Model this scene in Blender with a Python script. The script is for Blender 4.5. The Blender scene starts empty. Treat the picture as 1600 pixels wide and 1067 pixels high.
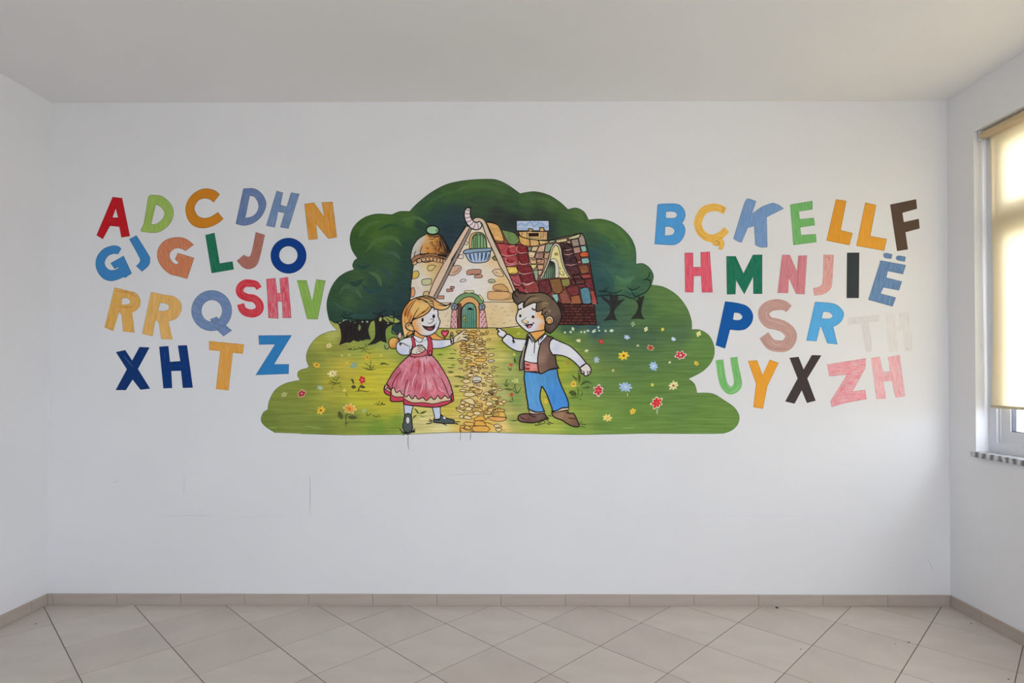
import bpy, bmesh, math, random
import numpy as np
from mathutils import Vector, Matrix
from mathutils.geometry import delaunay_2d_cdt

random.seed(7)
C = bpy.context.scene.collection
# ---------------------------------------------------------------- camera, world, exposure
F = 906.0                       # focal length in pixels of the 1600 px wide frame
DW = 3.62                       # camera to the painted wall
CAMZ = 1.446
YAW, PITCH = math.radians(0.25), math.radians(0.61)
CX, CY = 802.0, 572.6
cam = bpy.data.cameras.new('camera'); camo = bpy.data.objects.new('camera', cam); C.objects.link(camo)
cam.sensor_width = 36; cam.lens = F / 1600 * 36
cam.shift_x = (800 - CX) / 1600; cam.shift_y = (CY - 533.5) / 1600
cam.clip_start = 0.02
camo.location = (0, 0, CAMZ)
RM = (Matrix.Rotation(YAW, 3, 'Z') @ Matrix.Rotation(math.pi / 2 + PITCH, 3, 'X'))
camo.rotation_euler = RM.to_euler()
bpy.context.scene.camera = camo

sc = bpy.context.scene
sc.view_settings.view_transform = 'Standard'
sc.view_settings.look = 'None'
sc.view_settings.gamma = 1
sc.view_settings.use_curve_mapping = False
sc.view_settings.exposure = EXPOSURE = 0.0
sc.cycles.max_bounces = 10
sc.cycles.diffuse_bounces = 8
sc.cycles.sample_clamp_indirect = 6

w = bpy.data.worlds.new('overcast_sky'); sc.world = w; w.use_nodes = True
bg = w.node_tree.nodes['Background']
_n = w.node_tree.nodes; _l = w.node_tree.links          # overcast sky above, duller ground below the horizon
_tc = _n.new('ShaderNodeTexCoord'); _sp = _n.new('ShaderNodeSeparateXYZ'); _rp = _n.new('ShaderNodeValToRGB')
_mr = _n.new('ShaderNodeMapRange'); _mr.inputs[1].default_value = -0.12; _mr.inputs[2].default_value = 0.12
_l.new(_tc.outputs['Generated'], _sp.inputs[0]); _l.new(_sp.outputs['Z'], _mr.inputs[0]); _l.new(_mr.outputs[0], _rp.inputs[0]); _l.new(_rp.outputs[0], bg.inputs[0])
_rp.color_ramp.elements[0].color = (0.54, 0.515, 0.49, 1); _rp.color_ramp.elements[1].color = (0.845, 0.88, 1.0, 1)
bg.inputs[1].default_value = SKY = 13.9


def area_light(name, loc, rot, sx, sy, power=0, col=(1, 1, 1), portal=False):
    l = bpy.data.lights.new(name, 'AREA'); l.shape = 'RECTANGLE'; l.size = sx; l.size_y = sy
    l.energy = power; l.color = col
    if portal: l.cycles.is_portal = True
    o = bpy.data.objects.new(name, l); C.objects.link(o); o.location = loc; o.rotation_euler = rot
    return o


# ---------------------------------------------------------------- pixel -> place on a plane
def ray(u, v):
    return RM @ Vector(((u - CX) / F, -(v - CY) / F, -1))


def on_y(u, v, y):
    d = ray(u, v); t = y / d.y
    return (d.x * t, y, CAMZ + d.z * t)


def on_x(u, v, x):
    d = ray(u, v); t = x / d.x
    return (x, d.y * t, CAMZ + d.z * t)


def on_z(u, v, z):
    d = ray(u, v); t = (z - CAMZ) / d.z
    return (d.x * t, d.y * t, z)


XL = on_y(77, 560, DW)[0]
XR = on_y(1482, 560, DW)[0]
H = on_y(800, 159, DW)[2]
FLOORCHECK = on_y(800, 944.3, DW)[2]
YB = -3.1                        # rear wall behind the camera
DEPTH = DW

# ---------------------------------------------------------------- materials


def lin(c):
    c = c / 255
    return c / 12.92 if c <= 0.04045 else ((c + 0.055) / 1.055) ** 2.4


K = 1.27                         # reflectance of paint over the photograph's tone, wall being 0.8


def alb(c):
    return tuple(min(0.88, lin(v) * K) for v in c)


def new_mat(name):
    m = bpy.data.materials.new(name); m.use_nodes = True
    nt = m.node_tree; b = nt.nodes['Principled BSDF']
    return m, nt, b


def noise_mat(name, c1, c2, scale=8, rough=0.6, bump=0.0, bscale=60, stretch=(1, 1, 1), detail=4, spec=0.3):
    m, nt, b = new_mat(name); N = nt.nodes; L = nt.links
    tc = N.new('ShaderNodeTexCoord'); mp = N.new('ShaderNodeMapping'); mp.inputs['Scale'].default_value = stretch
    L.new(tc.outputs['Object'], mp.inputs[0])
    n = N.new('ShaderNodeTexNoise'); n.inputs['Scale'].default_value = scale; n.inputs['Detail'].default_value = detail
    L.new(mp.outputs[0], n.inputs['Vector'])
    r = N.new('ShaderNodeValToRGB'); r.color_ramp.elements[0].position = 0.3; r.color_ramp.elements[1].position = 0.7
    r.color_ramp.elements[0].color = (*c1, 1); r.color_ramp.elements[1].color = (*c2, 1)
    L.new(n.outputs[0], r.inputs[0]); L.new(r.outputs[0], b.inputs['Base Color'])
    b.inputs['Roughness'].default_value = rough; b.inputs['Specular IOR Level'].default_value = spec
    if bump:
        n2 = N.new('ShaderNodeTexNoise'); n2.inputs['Scale'].default_value = bscale; n2.inputs['Detail'].default_value = 5
        L.new(tc.outputs['Object'], n2.inputs['Vector'])
        bp = N.new('ShaderNodeBump'); bp.inputs['Strength'].default_value = bump; bp.inputs['Distance'].default_value = 0.004
        L.new(n2.outputs[0], bp.inputs['Height']); L.new(bp.outputs[0], b.inputs['Normal'])
    return m


WALLC = (0.785, 0.79, 0.81)


def paint_mat(name, along, across, amp, dry=0.0, swirl=0.0):
    """Brushed paint: the colour comes from the 'Col' attribute, streaks run along the UV's u axis (UV in pixels of the mural)."""
    m, nt, b = new_mat(name); N = nt.nodes; L = nt.links
    at = N.new('ShaderNodeAttribute'); at.attribute_name = 'Col'
    uv = N.new('ShaderNodeUVMap'); uv.uv_map = 'UVMap'
    mp = N.new('ShaderNodeMapping'); mp.inputs['Scale'].default_value = (along, across, 1)
    L.new(uv.outputs[0], mp.inputs[0])
    n = N.new('ShaderNodeTexNoise'); n.inputs['Scale'].default_value = 1; n.inputs['Detail'].default_value = 5
    n.inputs['Roughness'].default_value = 0.65; n.inputs['Distortion'].default_value = swirl
    L.new(mp.outputs[0], n.inputs['Vector'])
    mr = N.new('ShaderNodeMapRange'); mr.inputs[1].default_value = 0.25; mr.inputs[2].default_value = 0.75
    mr.inputs[3].default_value = 1 - amp; mr.inputs[4].default_value = 1 + amp
    L.new(n.outputs[0], mr.inputs[0])
    mu = N.new('ShaderNodeVectorMath'); mu.operation = 'SCALE'
    L.new(at.outputs['Color'], mu.inputs[0]); L.new(mr.outputs[0], mu.inputs['Scale'])
    out = mu.outputs[0]
    if dry > 0:
        n3 = N.new('ShaderNodeTexNoise'); n3.inputs['Scale'].default_value = 0.9; n3.inputs['Detail'].default_value = 6
        n3.inputs['Roughness'].default_value = 0.75
        mp3 = N.new('ShaderNodeMapping'); mp3.inputs['Scale'].default_value = (along * 1.6, across * 1.2, 1); mp3.inputs['Location'].default_value = (7, 3, 1)
        L.new(uv.outputs[0], mp3.inputs[0]); L.new(mp3.outputs[0], n3.inputs['Vector'])
        m3 = N.new('ShaderNodeMapRange'); m3.inputs[1].default_value = 0.42; m3.inputs[2].default_value = 0.66 if dry > .3 else 0.72
        m3.inputs[3].default_value = 0.0 if dry < .5 else dry - .45; m3.inputs[4].default_value = dry
        L.new(n3.outputs[0], m3.inputs[0])
        mx = N.new('ShaderNodeMix'); mx.data_type = 'RGBA'
        L.new(m3.outputs[0], mx.inputs[0]); L.new(out, mx.inputs[6]); mx.inputs[7].default_value = (*WALLC, 1)
        out = mx.outputs[2]
    L.new(out, b.inputs['Base Color'])
    b.inputs['Roughness'].default_value = 0.6; b.inputs['Specular IOR Level'].default_value = 0.12
    return m


M_FLAT = paint_mat('flat_mural_paint', 0.08, 0.35, 0.09)
M_MEADOW = paint_mat('brushed_meadow_paint', 0.014, 0.30, 0.32, swirl=0.35)
M_LEAF = paint_mat('brushed_foliage_paint', 0.022, 0.11, 0.22, swirl=1.6)
M_STREAK = paint_mat('streaky_paint', 0.04, 0.5, 0.22, dry=0.12)
M_DENSE = paint_mat('dense_letter_paint', 0.05, 0.42, 0.10)
M_BRUSH = paint_mat('brushed_letter_paint', 0.04, 0.55, 0.22, dry=0.20)
M_RICH = paint_mat('rich_streaky_letter_paint', 0.04, 0.5, 0.3, dry=0.06)
M_PATCHY = paint_mat('patchy_letter_paint', 0.05, 0.4, 0.24, dry=0.62)
M_DRY = paint_mat('dry_brushed_letter_paint', 0.05, 0.5, 0.2, dry=0.42)
M_FAINT = paint_mat('faint_letter_paint', 0.05, 0.45, 0.12, dry=0.9)
M_INK = paint_mat('dark_ink_line', 0.05, 0.05, 0.05)
M_TEXT = paint_mat('blotchy_paint', 0.12, 0.16, 0.30, dry=0.07, swirl=1.0)

# ---------------------------------------------------------------- object helpers
ORI = {}                         # world origin of every node


def base_node(o, parent, org):
    ORI[o.name] = Vector(org)
    C.objects.link(o)
    if parent is not None:
        o.parent = parent; o.location = Vector(org) - ORI[parent.name]
    else:
        o.location = org
    return o


def node(name, org, parent=None, **props):
    o = bpy.data.objects.new(name, None); o.empty_display_size = 0.05
    base_node(o, parent, org)
    for k, v in props.items(): o[k] = v
    return o


def mesh_obj(name, verts, faces, mat, parent=None, cols=None, uvs=None, org=None, smooth=False, **props):
    vs = np.array(verts, dtype=float)
    if org is None:
        lo = vs.min(0); hi = vs.max(0); org = ((lo[0] + hi[0]) / 2, (lo[1] + hi[1]) / 2, lo[2])
    me = bpy.data.meshes.new(name)
    me.from_pydata([tuple(v) for v in (vs - np.array(org))], [], [tuple(int(i) for i in f) for f in faces])
    if cols is not None:
        a = me.color_attributes.new('Col', 'FLOAT_COLOR', 'POINT')
        a.data.foreach_set('color', np.hstack([np.array(cols), np.ones((len(cols), 1))]).astype(np.float32).ravel())
    if uvs is not None:
        ul = me.uv_layers.new(name='UVMap')
        li = np.zeros(len(me.loops), dtype=np.int32); me.loops.foreach_get('vertex_index', li)
        ul.data.foreach_set('uv', np.array(uvs, dtype=np.float32)[li].ravel())
    me.materials.append(mat)
    if smooth:
        for p in me.polygons: p.use_smooth = True
    o = bpy.data.objects.new(name, me)
    base_node(o, parent, org)
    for k, v in props.items(): o[k] = v
    return o


# ---------------------------------------------------------------- paths traced in a close-up of the wall
def P(tile, s):
    """'x,y' corner, 'x,y~' smooth point; tile = (x0, y0, scale)."""
    x0, y0, k = tile; r = []
    for t in s.split():
        sm = t.endswith('~')
        if sm: t = t[:-1]
        a, b = t.split(','); r.append((x0 + float(a) / k, y0 + float(b) / k, sm))
    return r


def cr(p0, p1, p2, p3, t):
    return tuple(0.5 * (2 * p1[i] + (p2[i] - p0[i]) * t + (2 * p0[i] - 5 * p1[i] + 4 * p2[i] - p3[i]) * t * t +
                        (3 * p1[i] - p0[i] - 3 * p2[i] + p3[i]) * t ** 3) for i in (0, 1))


def smooth_path(p, closed, step=1.3):
    n = len(p); out = []
    for i in range(n if closed else n - 1):
        a = p[i]; b = p[(i + 1) % n]
        if not a[2] and not b[2]:
            out.append((a[0], a[1])); continue
        pm = p[(i - 1) % n] if a[2] and (closed or i > 0) else a
        pn = p[(i + 2) % n] if b[2] and (closed or i + 2 < n) else b
        d = math.hypot(a[0] - b[0], a[1] - b[1]); m = max(2, min(14, int(d / step)))
        for k in range(m): out.append(cr(pm, a, b, pn, k / m))
    if not closed: out.append((p[-1][0], p[-1][1]))
    return out


def ell(cx, cy, rx, ry, rot=0, n=None, tile=None):
    if tile: cx = tile[0] + cx / tile[2]; cy = tile[1] + cy / tile[2]; rx /= tile[2]; ry /= tile[2]
    n = n or max(10, min(48, int(6 * max(rx, ry)) + 8)); c, s = math.cos(rot), math.sin(rot)
    return [(cx + rx * math.cos(t) * c - ry * math.sin(t) * s, cy + rx * math.cos(t) * s + ry * math.sin(t) * c)
            for t in (2 * math.pi * i / n for i in range(n))]


LSTEP = 0.00012


def wallv(u, v, layer):
    d = ray(u, v); t = DW / d.y
    return (d.x * t, DW - 0.0004 - layer * LSTEP, CAMZ + d.z * t)


def inside(pts, loops):
    x = pts[:, 0]; y = pts[:, 1]; r = np.zeros(len(pts), bool)
    for lp in loops:
        a = np.array(lp); b = np.roll(a, -1, 0)
        for (x1, y1), (x2, y2) in zip(a, b):
            if y1 == y2: continue
            c = ((y1 > y) != (y2 > y)) & (x < (x2 - x1) * (y - y1) / (y2 - y1) + x1)
            r ^= c
    return r


def tri_fill(loops, grid=None):
    vs, es = [], []
    for lp in loops:
        k = len(vs); n = len(lp); vs += lp; es += [(k + i, k + (i + 1) % n) for i in range(n)]
    if grid:
        a = np.array(loops[0]); x0, y0 = a.min(0); x1, y1 = a.max(0)
        gx, gy = np.meshgrid(np.arange(x0 + grid / 2, x1, grid), np.arange(y0 + grid / 2, y1, grid))
        g = np.stack([gx.ravel(), gy.ravel()], 1)
        g += np.array([[random.uniform(-.2, .2) * grid, random.uniform(-.2, .2) * grid] for _ in range(len(g))])
        g = g[inside(g, loops)]; vs += [tuple(q) for q in g]
    r = delaunay_2d_cdt([Vector(v) for v in vs], es, [], 0, 1e-6)
    V = np.array([tuple(v) for v in r[0]]); T = np.array([f for f in r[2]])
    cen = V[T].mean(1)
    T = T[inside(cen, loops)]
    # face the room
    out = []
    for t in T:
        a, b, c = V[t]
        s = (b[0] - a[0]) * (c[1] - a[1]) - (b[1] - a[1]) * (c[0] - a[0])
        out.append((t[0], t[2], t[1]) if s > 0 else tuple(t))
    return V, out


def field(V, samples, power=3.0):
    """paint colour blended between sampled spots [(x, y, (r,g,b))]"""
    sx = np.array([(s[0], s[1]) for s in samples]); sc_ = np.array([alb(s[2]) for s in samples])
    d = ((V[:, None, :] - sx[None]) ** 2).sum(2) + 4.0
    wt = d ** (-power / 2 - .2); wt /= wt.sum(1, keepdims=True)
    return wt @ sc_


JIT = [0]                         # every piece of paint lies a hair above the last, never exactly in its plane


def jit():
    JIT[0] = (JIT[0] + 1) % 23; return JIT[0] * 0.02


class Mesh:
    """collects flat paint pieces into one mesh"""
    def __init__(s): s.v = []; s.f = []; s.c = []; s.u = []

    def add(s, V, T, layer, cols, ang=0, off=None):
        k = len(s.v); layer = layer + jit()
        if off is None: off = (random.uniform(0, 500), random.uniform(0, 500))
        ca, sa = math.cos(ang), math.sin(ang)
        for (x, y) in V:
            s.v.append(wallv(x, y, layer)); s.u.append((x * ca + y * sa + off[0], -x * sa + y * ca + off[1]))
        s.c += [tuple(c) for c in cols]
        s.f += [tuple(int(i) + k for i in t) for t in T]
        return s

    def poly(s, loops, color, layer, ang=0, samples=None, grid=None):
        V, T = tri_fill(loops, grid)
        cols = field(V, samples) if samples else [alb(color)] * len(V)
        return s.add(V, T, layer, cols, ang)

    def stroke(s, pts, wd, color, layer, taper=0.0, closed=False, wds=None):
        q = [pts[0]]
        for p in pts[1:]:
            if math.hypot(p[0] - q[-1][0], p[1] - q[-1][1]) > 0.05: q.append(p)
        if closed and math.hypot(q[0][0] - q[-1][0], q[0][1] - q[-1][1]) < 0.05: q.pop()
        n = len(q)
        if n < 2: return s
        k = len(s.v); layer = layer + jit(); acc = 0; off = (random.uniform(0, 500), random.uniform(0, 500)); c = alb(color)
        m = n + 1 if closed else n
        for j in range(m):
            i = j % n
            a = q[(i - 1) % n] if (closed or i > 0) else q[i]
            b = q[(i + 1) % n] if (closed or i < n - 1) else q[i]
            t1 = (q[i][0] - a[0], q[i][1] - a[1]); t2 = (b[0] - q[i][0], b[1] - q[i][1])
            l1 = math.hypot(*t1) or 1; l2 = math.hypot(*t2) or 1
            tx, ty = t1[0] / l1 + t2[0] / l2, t1[1] / l1 + t2[1] / l2
            l = math.hypot(tx, ty)
            if l < 1e-3: tx, ty, l = t1[0] / l1, t1[1] / l1, 1
            nx, ny = -ty / l, tx / l
            h = wd / 2
            if wds:
                f = i / (n - 1) * (len(wds) - 1); fi = min(int(f), len(wds) - 2); h = (wds[fi] * (1 - f + fi) + wds[fi + 1] * (f - fi)) / 2
            mit = min(1.4, 2 / max(l, .3)) if 0 < i < n - 1 or closed else 1
            if taper and not closed:
                e = min(i, n - 1 - i) / max(1, (n - 1) / 2); h *= (1 - taper) + taper * min(1, e * 1.6)
            h *= mit
            x, y = q[i]
            if j: acc += math.hypot(x - q[(j - 1) % n][0], y - q[(j - 1) % n][1])
            for sgn in (-1, 1):
                s.v.append(wallv(x + nx * h * sgn, y + ny * h * sgn, layer)); s.u.append((acc + off[0], h * sgn + off[1])); s.c.append(c)
        for j in range(m - 1):
            s.f.append((k + 2 * j, k + 2 * j + 1, k + 2 * j + 3, k + 2 * j + 2))
        return s

    def build(s, name, mat, parent=None, **props):
        return mesh_obj(name, s.v, s.f, mat, parent, s.c, s.u, **props)


INKC = (34, 28, 26)


class Painter:
    """paints one part of the mural: fills become its pieces, pen lines gather in one outline mesh"""
    def __init__(s, parent, base=0):
        s.p = parent; s.b = base; s.ink = {}

    def fill(s, name, path, color, layer, outline=0, mat=None, samples=None, grid=None, ang=0, holes=(), ink=INKC, inklayer=None, label=None, **kw):
        lp = path if len(path[0]) == 2 else smooth_path(path, True)
        m = Mesh().poly([lp] + list(holes), color, s.b + layer, ang, samples, grid)
        o = m.build(name, mat or M_FLAT, s.p, **({'label': label} if label else {}))
        if outline: s.line(lp, outline, s.b * 0 + (inklayer if inklayer is not None else layer + .5), closed=True, color=ink)
        return o

    def line(s, path, wd, layer, closed=False, color=INKC, taper=0.0):
        lp = path if len(path[0]) == 2 else smooth_path(path, closed)
        s.ink.setdefault(color, Mesh()).stroke(lp, wd, color, s.b + layer, taper, closed)

    def lines(s, tile, strs, wd, layer, color=INKC, taper=0.6):
        for t in strs.split(';'):
            if t.strip(): s.line(P(tile, ' '.join(q if q.endswith('~') else q + '~' for q in t.split())), wd, layer, color=color, taper=taper)

    def dot(s, x, y, rx, ry, layer, tile=None, color=INKC, rot=0):
        e = ell(x, y, rx, ry, rot, 12, tile)
        V, T = tri_fill([e]); s.ink.setdefault(color, Mesh()).add(V, T, s.b + layer, [alb(color)] * len(V))

    def done(s, name='outline'):
        for i, (c, m) in enumerate(s.ink.items()):
            m.build(name if i == 0 else 'shading_line', M_INK, s.p, kind='stuff')
# ================================================================ the room
M_WALL = noise_mat('white_wall_plaster', (0.770, 0.777, 0.797), (0.793, 0.80, 0.82), 2.2, 0.75, 0.10, 45, spec=0.15)
M_CEIL = noise_mat('white_ceiling_plaster', (0.80, 0.80, 0.80), (0.82, 0.82, 0.82), 1.6, 0.85, 0.06, 30, spec=0.1)
M_TILE = noise_mat('beige_ceramic_floor_tile', alb((174, 166, 157)), alb((184, 176, 168)), 3.5, 0.34, 0.02, 90, stretch=(1, 2.2, 1), detail=7, spec=0.45)
M_TILE2 = noise_mat('beige_ceramic_floor_tile_darker', alb((168, 160, 152)), alb((180, 171, 162)), 2.5, 0.36, 0.02, 90, stretch=(2, 1, 1), detail=7, spec=0.45)
M_SKIRT = noise_mat('beige_ceramic_skirting', alb((156, 145, 136)), alb((166, 156, 147)), 9, 0.4, 0.02, 90, stretch=(.4, .4, 3), detail=6)
M_GROUT = noise_mat('brown_grey_grout', alb((92, 82, 76)), alb((112, 100, 92)), 20, 0.9)
M_PVC = noise_mat('white_window_profile', (0.66, 0.68, 0.72), (0.69, 0.71, 0.75), 3, 0.35)
M_GASKET = noise_mat('dark_rubber_gasket', (0.03, 0.035, 0.05), (0.05, 0.055, 0.07), 10, 0.6)


def box(vs, fs, x0, y0, z0, x1, y1, z1):
    k = len(vs)
    vs += [(x0, y0, z0), (x1, y0, z0), (x1, y1, z0), (x0, y1, z0), (x0, y0, z1), (x1, y0, z1), (x1, y1, z1), (x0, y1, z1)]
    fs += [(k, k + 3, k + 2, k + 1), (k + 4, k + 5, k + 6, k + 7), (k, k + 1, k + 5, k + 4), (k + 1, k + 2, k + 6, k + 5), (k + 2, k + 3, k + 7, k + 6), (k + 3, k, k + 4, k + 7)]


TURN = False                      # True while the added, unseen rear-wall window is built: outward +X becomes outward -Y


def boxes(name, lst, mat, parent=None, bevel=0.0, **props):
    vs, fs = [], []
    for b in lst:
        if TURN: b = (b[1], YB - (b[3] - XR), b[2], b[4], YB - (b[0] - XR), b[5])
        box(vs, fs, *b)
    o = mesh_obj(name, vs, fs, mat, parent, **props)
    if bevel:
        bm = bmesh.new(); bm.from_mesh(o.data)
        bmesh.ops.bevel(bm, geom=bm.edges[:], offset=bevel, segments=2, affect='EDGES', profile=0.7)
        bm.to_mesh(o.data); bm.free()
    return o


T = 0.25
wall_back = boxes('wall_back', [(XL - T, DW, -0.1, XR + T, DW + T, H + .1)], M_WALL, kind='structure')
boxes('wall_left', [(XL - T, YB, -0.1, XL, DW, H + .1)], M_WALL, kind='structure')
boxes('ceiling', [(XL, YB, H, XR, DW, H + .1)], M_CEIL, kind='structure')

# right wall: the visible window opening, and an unseen one added for daylight
WZ0 = on_x(1524, 705.5, XR)[2]; WZ1 = on_x(1524, 204, XR)[2]
WY1 = on_x(1524, 560, XR)[1]; WY0 = WY1 - 1.95
V2Y1 = WY0 - 1.25; V2Y0 = V2Y1 - 1.95
V3X0, V3X1 = -0.6, 1.7  # opening in the rear wall, added to let daylight onto the painted wall
wr = boxes('wall_right', [(XR, YB, -0.1, XR + T, DW, WZ0), (XR, YB, WZ1, XR + T, DW, H + .1),
                     (XR, WY1, WZ0, XR + T, DW, WZ1), (XR, V2Y1, WZ0, XR + T, WY0, WZ1), (XR, YB, WZ0, XR + T, V2Y0, WZ1)], M_WALL, kind='structure')


boxes('wall_rear', [(XL - T, YB - T, -0.1, XR + T, YB, WZ0), (XL - T, YB - T, WZ1, XR + T, YB, H + .1), (XL - T, YB - T, WZ0, V3X0, YB, WZ1), (V3X1, YB - T, WZ0, XR + T, YB, WZ1)], M_WALL, kind='structure')

# ---- floor: ceramic tiles laid on the diagonal, each a piece of its own
s_t = on_y(1187.7, 940, DW)[0] - on_y(1087.2, 940, DW)[0]      # tile side
A = [(209, 944.7, 320, 1067), (352, 944.7, 509, 1067)]
Bl = [(1333, 945, 1211.5, 1067), (1473, 945, 1397, 1067)]
angs = []
for l in A:
    p = on_z(l[0], l[1], 0); q = on_z(l[2], l[3], 0); angs.append(math.atan2(p[1] - q[1], p[0] - q[0]) - math.pi / 2)
for l in Bl:
    p = on_z(l[0], l[1], 0); q = on_z(l[2], l[3], 0); angs.append(math.atan2(p[1] - q[1], p[0] - q[0]))
TA = sum(angs) / len(angs)
ex = Vector((math.cos(TA), math.sin(TA))); ey = Vector((-math.sin(TA), math.cos(TA)))
# offsets: lines of family A are const. along ex, of family B const. along ey
offA = [on_z(u, v, 0) for u, v in ((209, 944.7), (320, 1067), (352, 944.7), (509, 1067), (493, 944.7))]
offB = [on_z(u, v, 0) for u, v in ((1333, 945), (1211.5, 1067), (1473, 945), (1397, 1067), (1190, 945))]


def phase(pts, e):
    zs = [(Vector(p[:2]).dot(e) / s_t) % 1.0 * 2 * math.pi for p in pts]
    return math.atan2(sum(map(math.sin, zs)), sum(map(math.cos, zs))) / (2 * math.pi) * s_t


pa, pb = phase(offA, ex), phase(offB, ey)
print('tile side', s_t, 'angle', math.degrees(TA), [round(math.degrees(a), 2) for a in angs], 'floor', FLOORCHECK, 'H', H, 'XL', XL, 'XR', XR, 'win', WY0, WY1, WZ0, WZ1)


def clip(poly, ax, val, keep_less):
    out = []
    for i in range(len(poly)):
        a, b = poly[i], poly[(i + 1) % len(poly)]
        ia = (a[ax] <= val) if keep_less else (a[ax] >= val); ib = (b[ax] <= val) if keep_less else (b[ax] >= val)
        if ia: out.append(a)
        if ia != ib:
            t = (val - a[ax]) / (b[ax] - a[ax]); out.append((a[0] + (b[0] - a[0]) * t, a[1] + (b[1] - a[1]) * t))
    return out


floor = boxes('floor', [(XL - T, YB - T, -0.12, XR + T, DW + T, -0.0016)], M_GROUT, kind='structure')
g = 0.0021
full = None; CH = 0.0012


def tile_mesh(poly, mat):
    n = len(poly); c = (sum(p[0] for p in poly) / n, sum(p[1] for p in poly) / n)
    inn = []
    for p in poly:
        d = Vector((c[0] - p[0], c[1] - p[1])); d.normalize(); inn.append((p[0] + d.x * CH, p[1] + d.y * CH))
    vs = [(p[0] - c[0], p[1] - c[1], -0.008) for p in poly] + [(p[0] - c[0], p[1] - c[1], -0.0008) for p in poly] + [(p[0] - c[0], p[1] - c[1], 0) for p in inn]
    fs = [(i, (i + 1) % n, n + (i + 1) % n, n + i) for i in range(n)] + [(n + i, n + (i + 1) % n, 2 * n + (i + 1) % n, 2 * n + i) for i in range(n)] + [tuple(range(2 * n, 3 * n))]
    me = bpy.data.meshes.new('floor_tile'); me.from_pydata(vs, [], fs); me.materials.append(mat)
    return me, c


fullm = {}
for i in range(-20, 21):
    for j in range(-20, 21):
        a0 = pa + i * s_t; b0 = pb + j * s_t
        poly = [tuple(ex * (a0 + u) + ey * (b0 + v)) for u, v in ((g, g), (s_t - g, g), (s_t - g, s_t - g), (g, s_t - g))]
        cut = poly
        for ax, val, less in ((0, XL + .0, False), (0, XR - .0, True), (1, YB, False), (1, DW, True)):
            cut = clip(cut, ax, val, less)
            if len(cut) < 3: break
        if len(cut) < 3: continue
        ar = abs(sum(cut[k][0] * cut[(k + 1) % len(cut)][1] - cut[(k + 1) % len(cut)][0] * cut[k][1] for k in range(len(cut)))) / 2
        if ar < 0.0006: continue
        mt = M_TILE if random.random() < .6 else M_TILE2
        if cut == poly:
            if mt.name not in fullm: fullm[mt.name] = tile_mesh(poly, mt)[0]
            me = fullm[mt.name]; c = (sum(p[0] for p in poly) / 4, sum(p[1] for p in poly) / 4)
        else:
            me, c = tile_mesh(cut, mt)
        o = bpy.data.objects.new('floor_tile', me)
        base_node(o, floor, (c[0], c[1], random.uniform(-.0002, .0002)))

# ---- skirting of cut tiles
SK = on_y(800, 928, DW)[2]; ST = 0.009
bb = node('baseboard_back', ((XL + XR) / 2, DW, 0), kind='structure')
x = on_y(84.2, 940, DW)[0]
xs = [XL + ST, x]
while xs[-1] < XR - .02: xs.append(xs[-1] + s_t)
xs[-1] = XR - ST
for a, b in zip(xs, xs[1:]):
    boxes('skirting_tile', [(a + .0012, DW - ST, 0.0008, b - .0012, DW, SK + random.uniform(-.0008, .0008))], M_SKIRT, bb, bevel=.0012)
boxes('joint_filler', [(XL + .002, DW - ST + .0022, 0, XR - .002, DW - .0005, SK - .002)], M_GROUT, bb)
for side, xx, sg, y0 in (('left', XL, 1, DW - .13), ('right', XR, -1, on_x(1536.3, 968, XR)[1])):
    b_ = node('baseboard_' + side, (xx, (DW + YB) / 2, 0), kind='structure')
    ys = [DW, y0]
    while ys[-1] > YB: ys.append(ys[-1] - s_t)
    ys[-1] = YB
    for a, b in zip(ys, ys[1:]):
        x0, x1 = sorted((xx, xx + sg * ST))
        boxes('skirting_tile', [(x0, b + .0012, 0.0008, x1, a - .0012, SK)], M_SKIRT, b_, bevel=.0012)
    x0, x1 = sorted((xx, xx + sg * (ST - .0022)))
    boxes('joint_filler', [(x0, YB, 0, x1, DW - .001, SK - .002)], M_GROUT, b_)

# ---- windows
M_GLASS, nt, b = new_mat('window_glass')
nt.nodes.remove(b)
tr = nt.nodes.new('ShaderNodeBsdfTransparent'); gl = nt.nodes.new('ShaderNodeBsdfGlossy'); gl.inputs['Roughness'].default_value = 0.02
mxs = nt.nodes.new('ShaderNodeMixShader'); mxs.inputs[0].default_value = 0.06
tr.inputs[0].default_value = (.95, .97, .97, 1)
nt.links.new(tr.outputs[0], mxs.inputs[1]); nt.links.new(gl.outputs[0], mxs.inputs[2])
nt.links.new(mxs.outputs[0], nt.nodes['Material Output'].inputs[0])

M_MARBLE, nt, b = new_mat('grey_striped_marble')
N = nt.nodes; L = nt.links
tc = N.new('ShaderNodeTexCoord'); wv = N.new('ShaderNodeTexWave'); wv.bands_direction = 'Y'; wv.inputs['Scale'].default_value = 6
wv.inputs['Distortion'].default_value = 3; wv.inputs['Detail'].default_value = 3; wv.inputs['Detail Scale'].default_value = 2
L.new(tc.outputs['Object'], wv.inputs[0]); rp = N.new('ShaderNodeValToRGB')
rp.color_ramp.elements[0].color = (.13, .13, .14, 1); rp.color_ramp.elements[1].color = (.62, .62, .63, 1)
L.new(wv.outputs[0], rp.inputs[0]); L.new(rp.outputs[0], b.inputs['Base Color']); b.inputs['Roughness'].default_value = .3

FX = XR + 0.074                   # room-side face of the window frame


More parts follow.
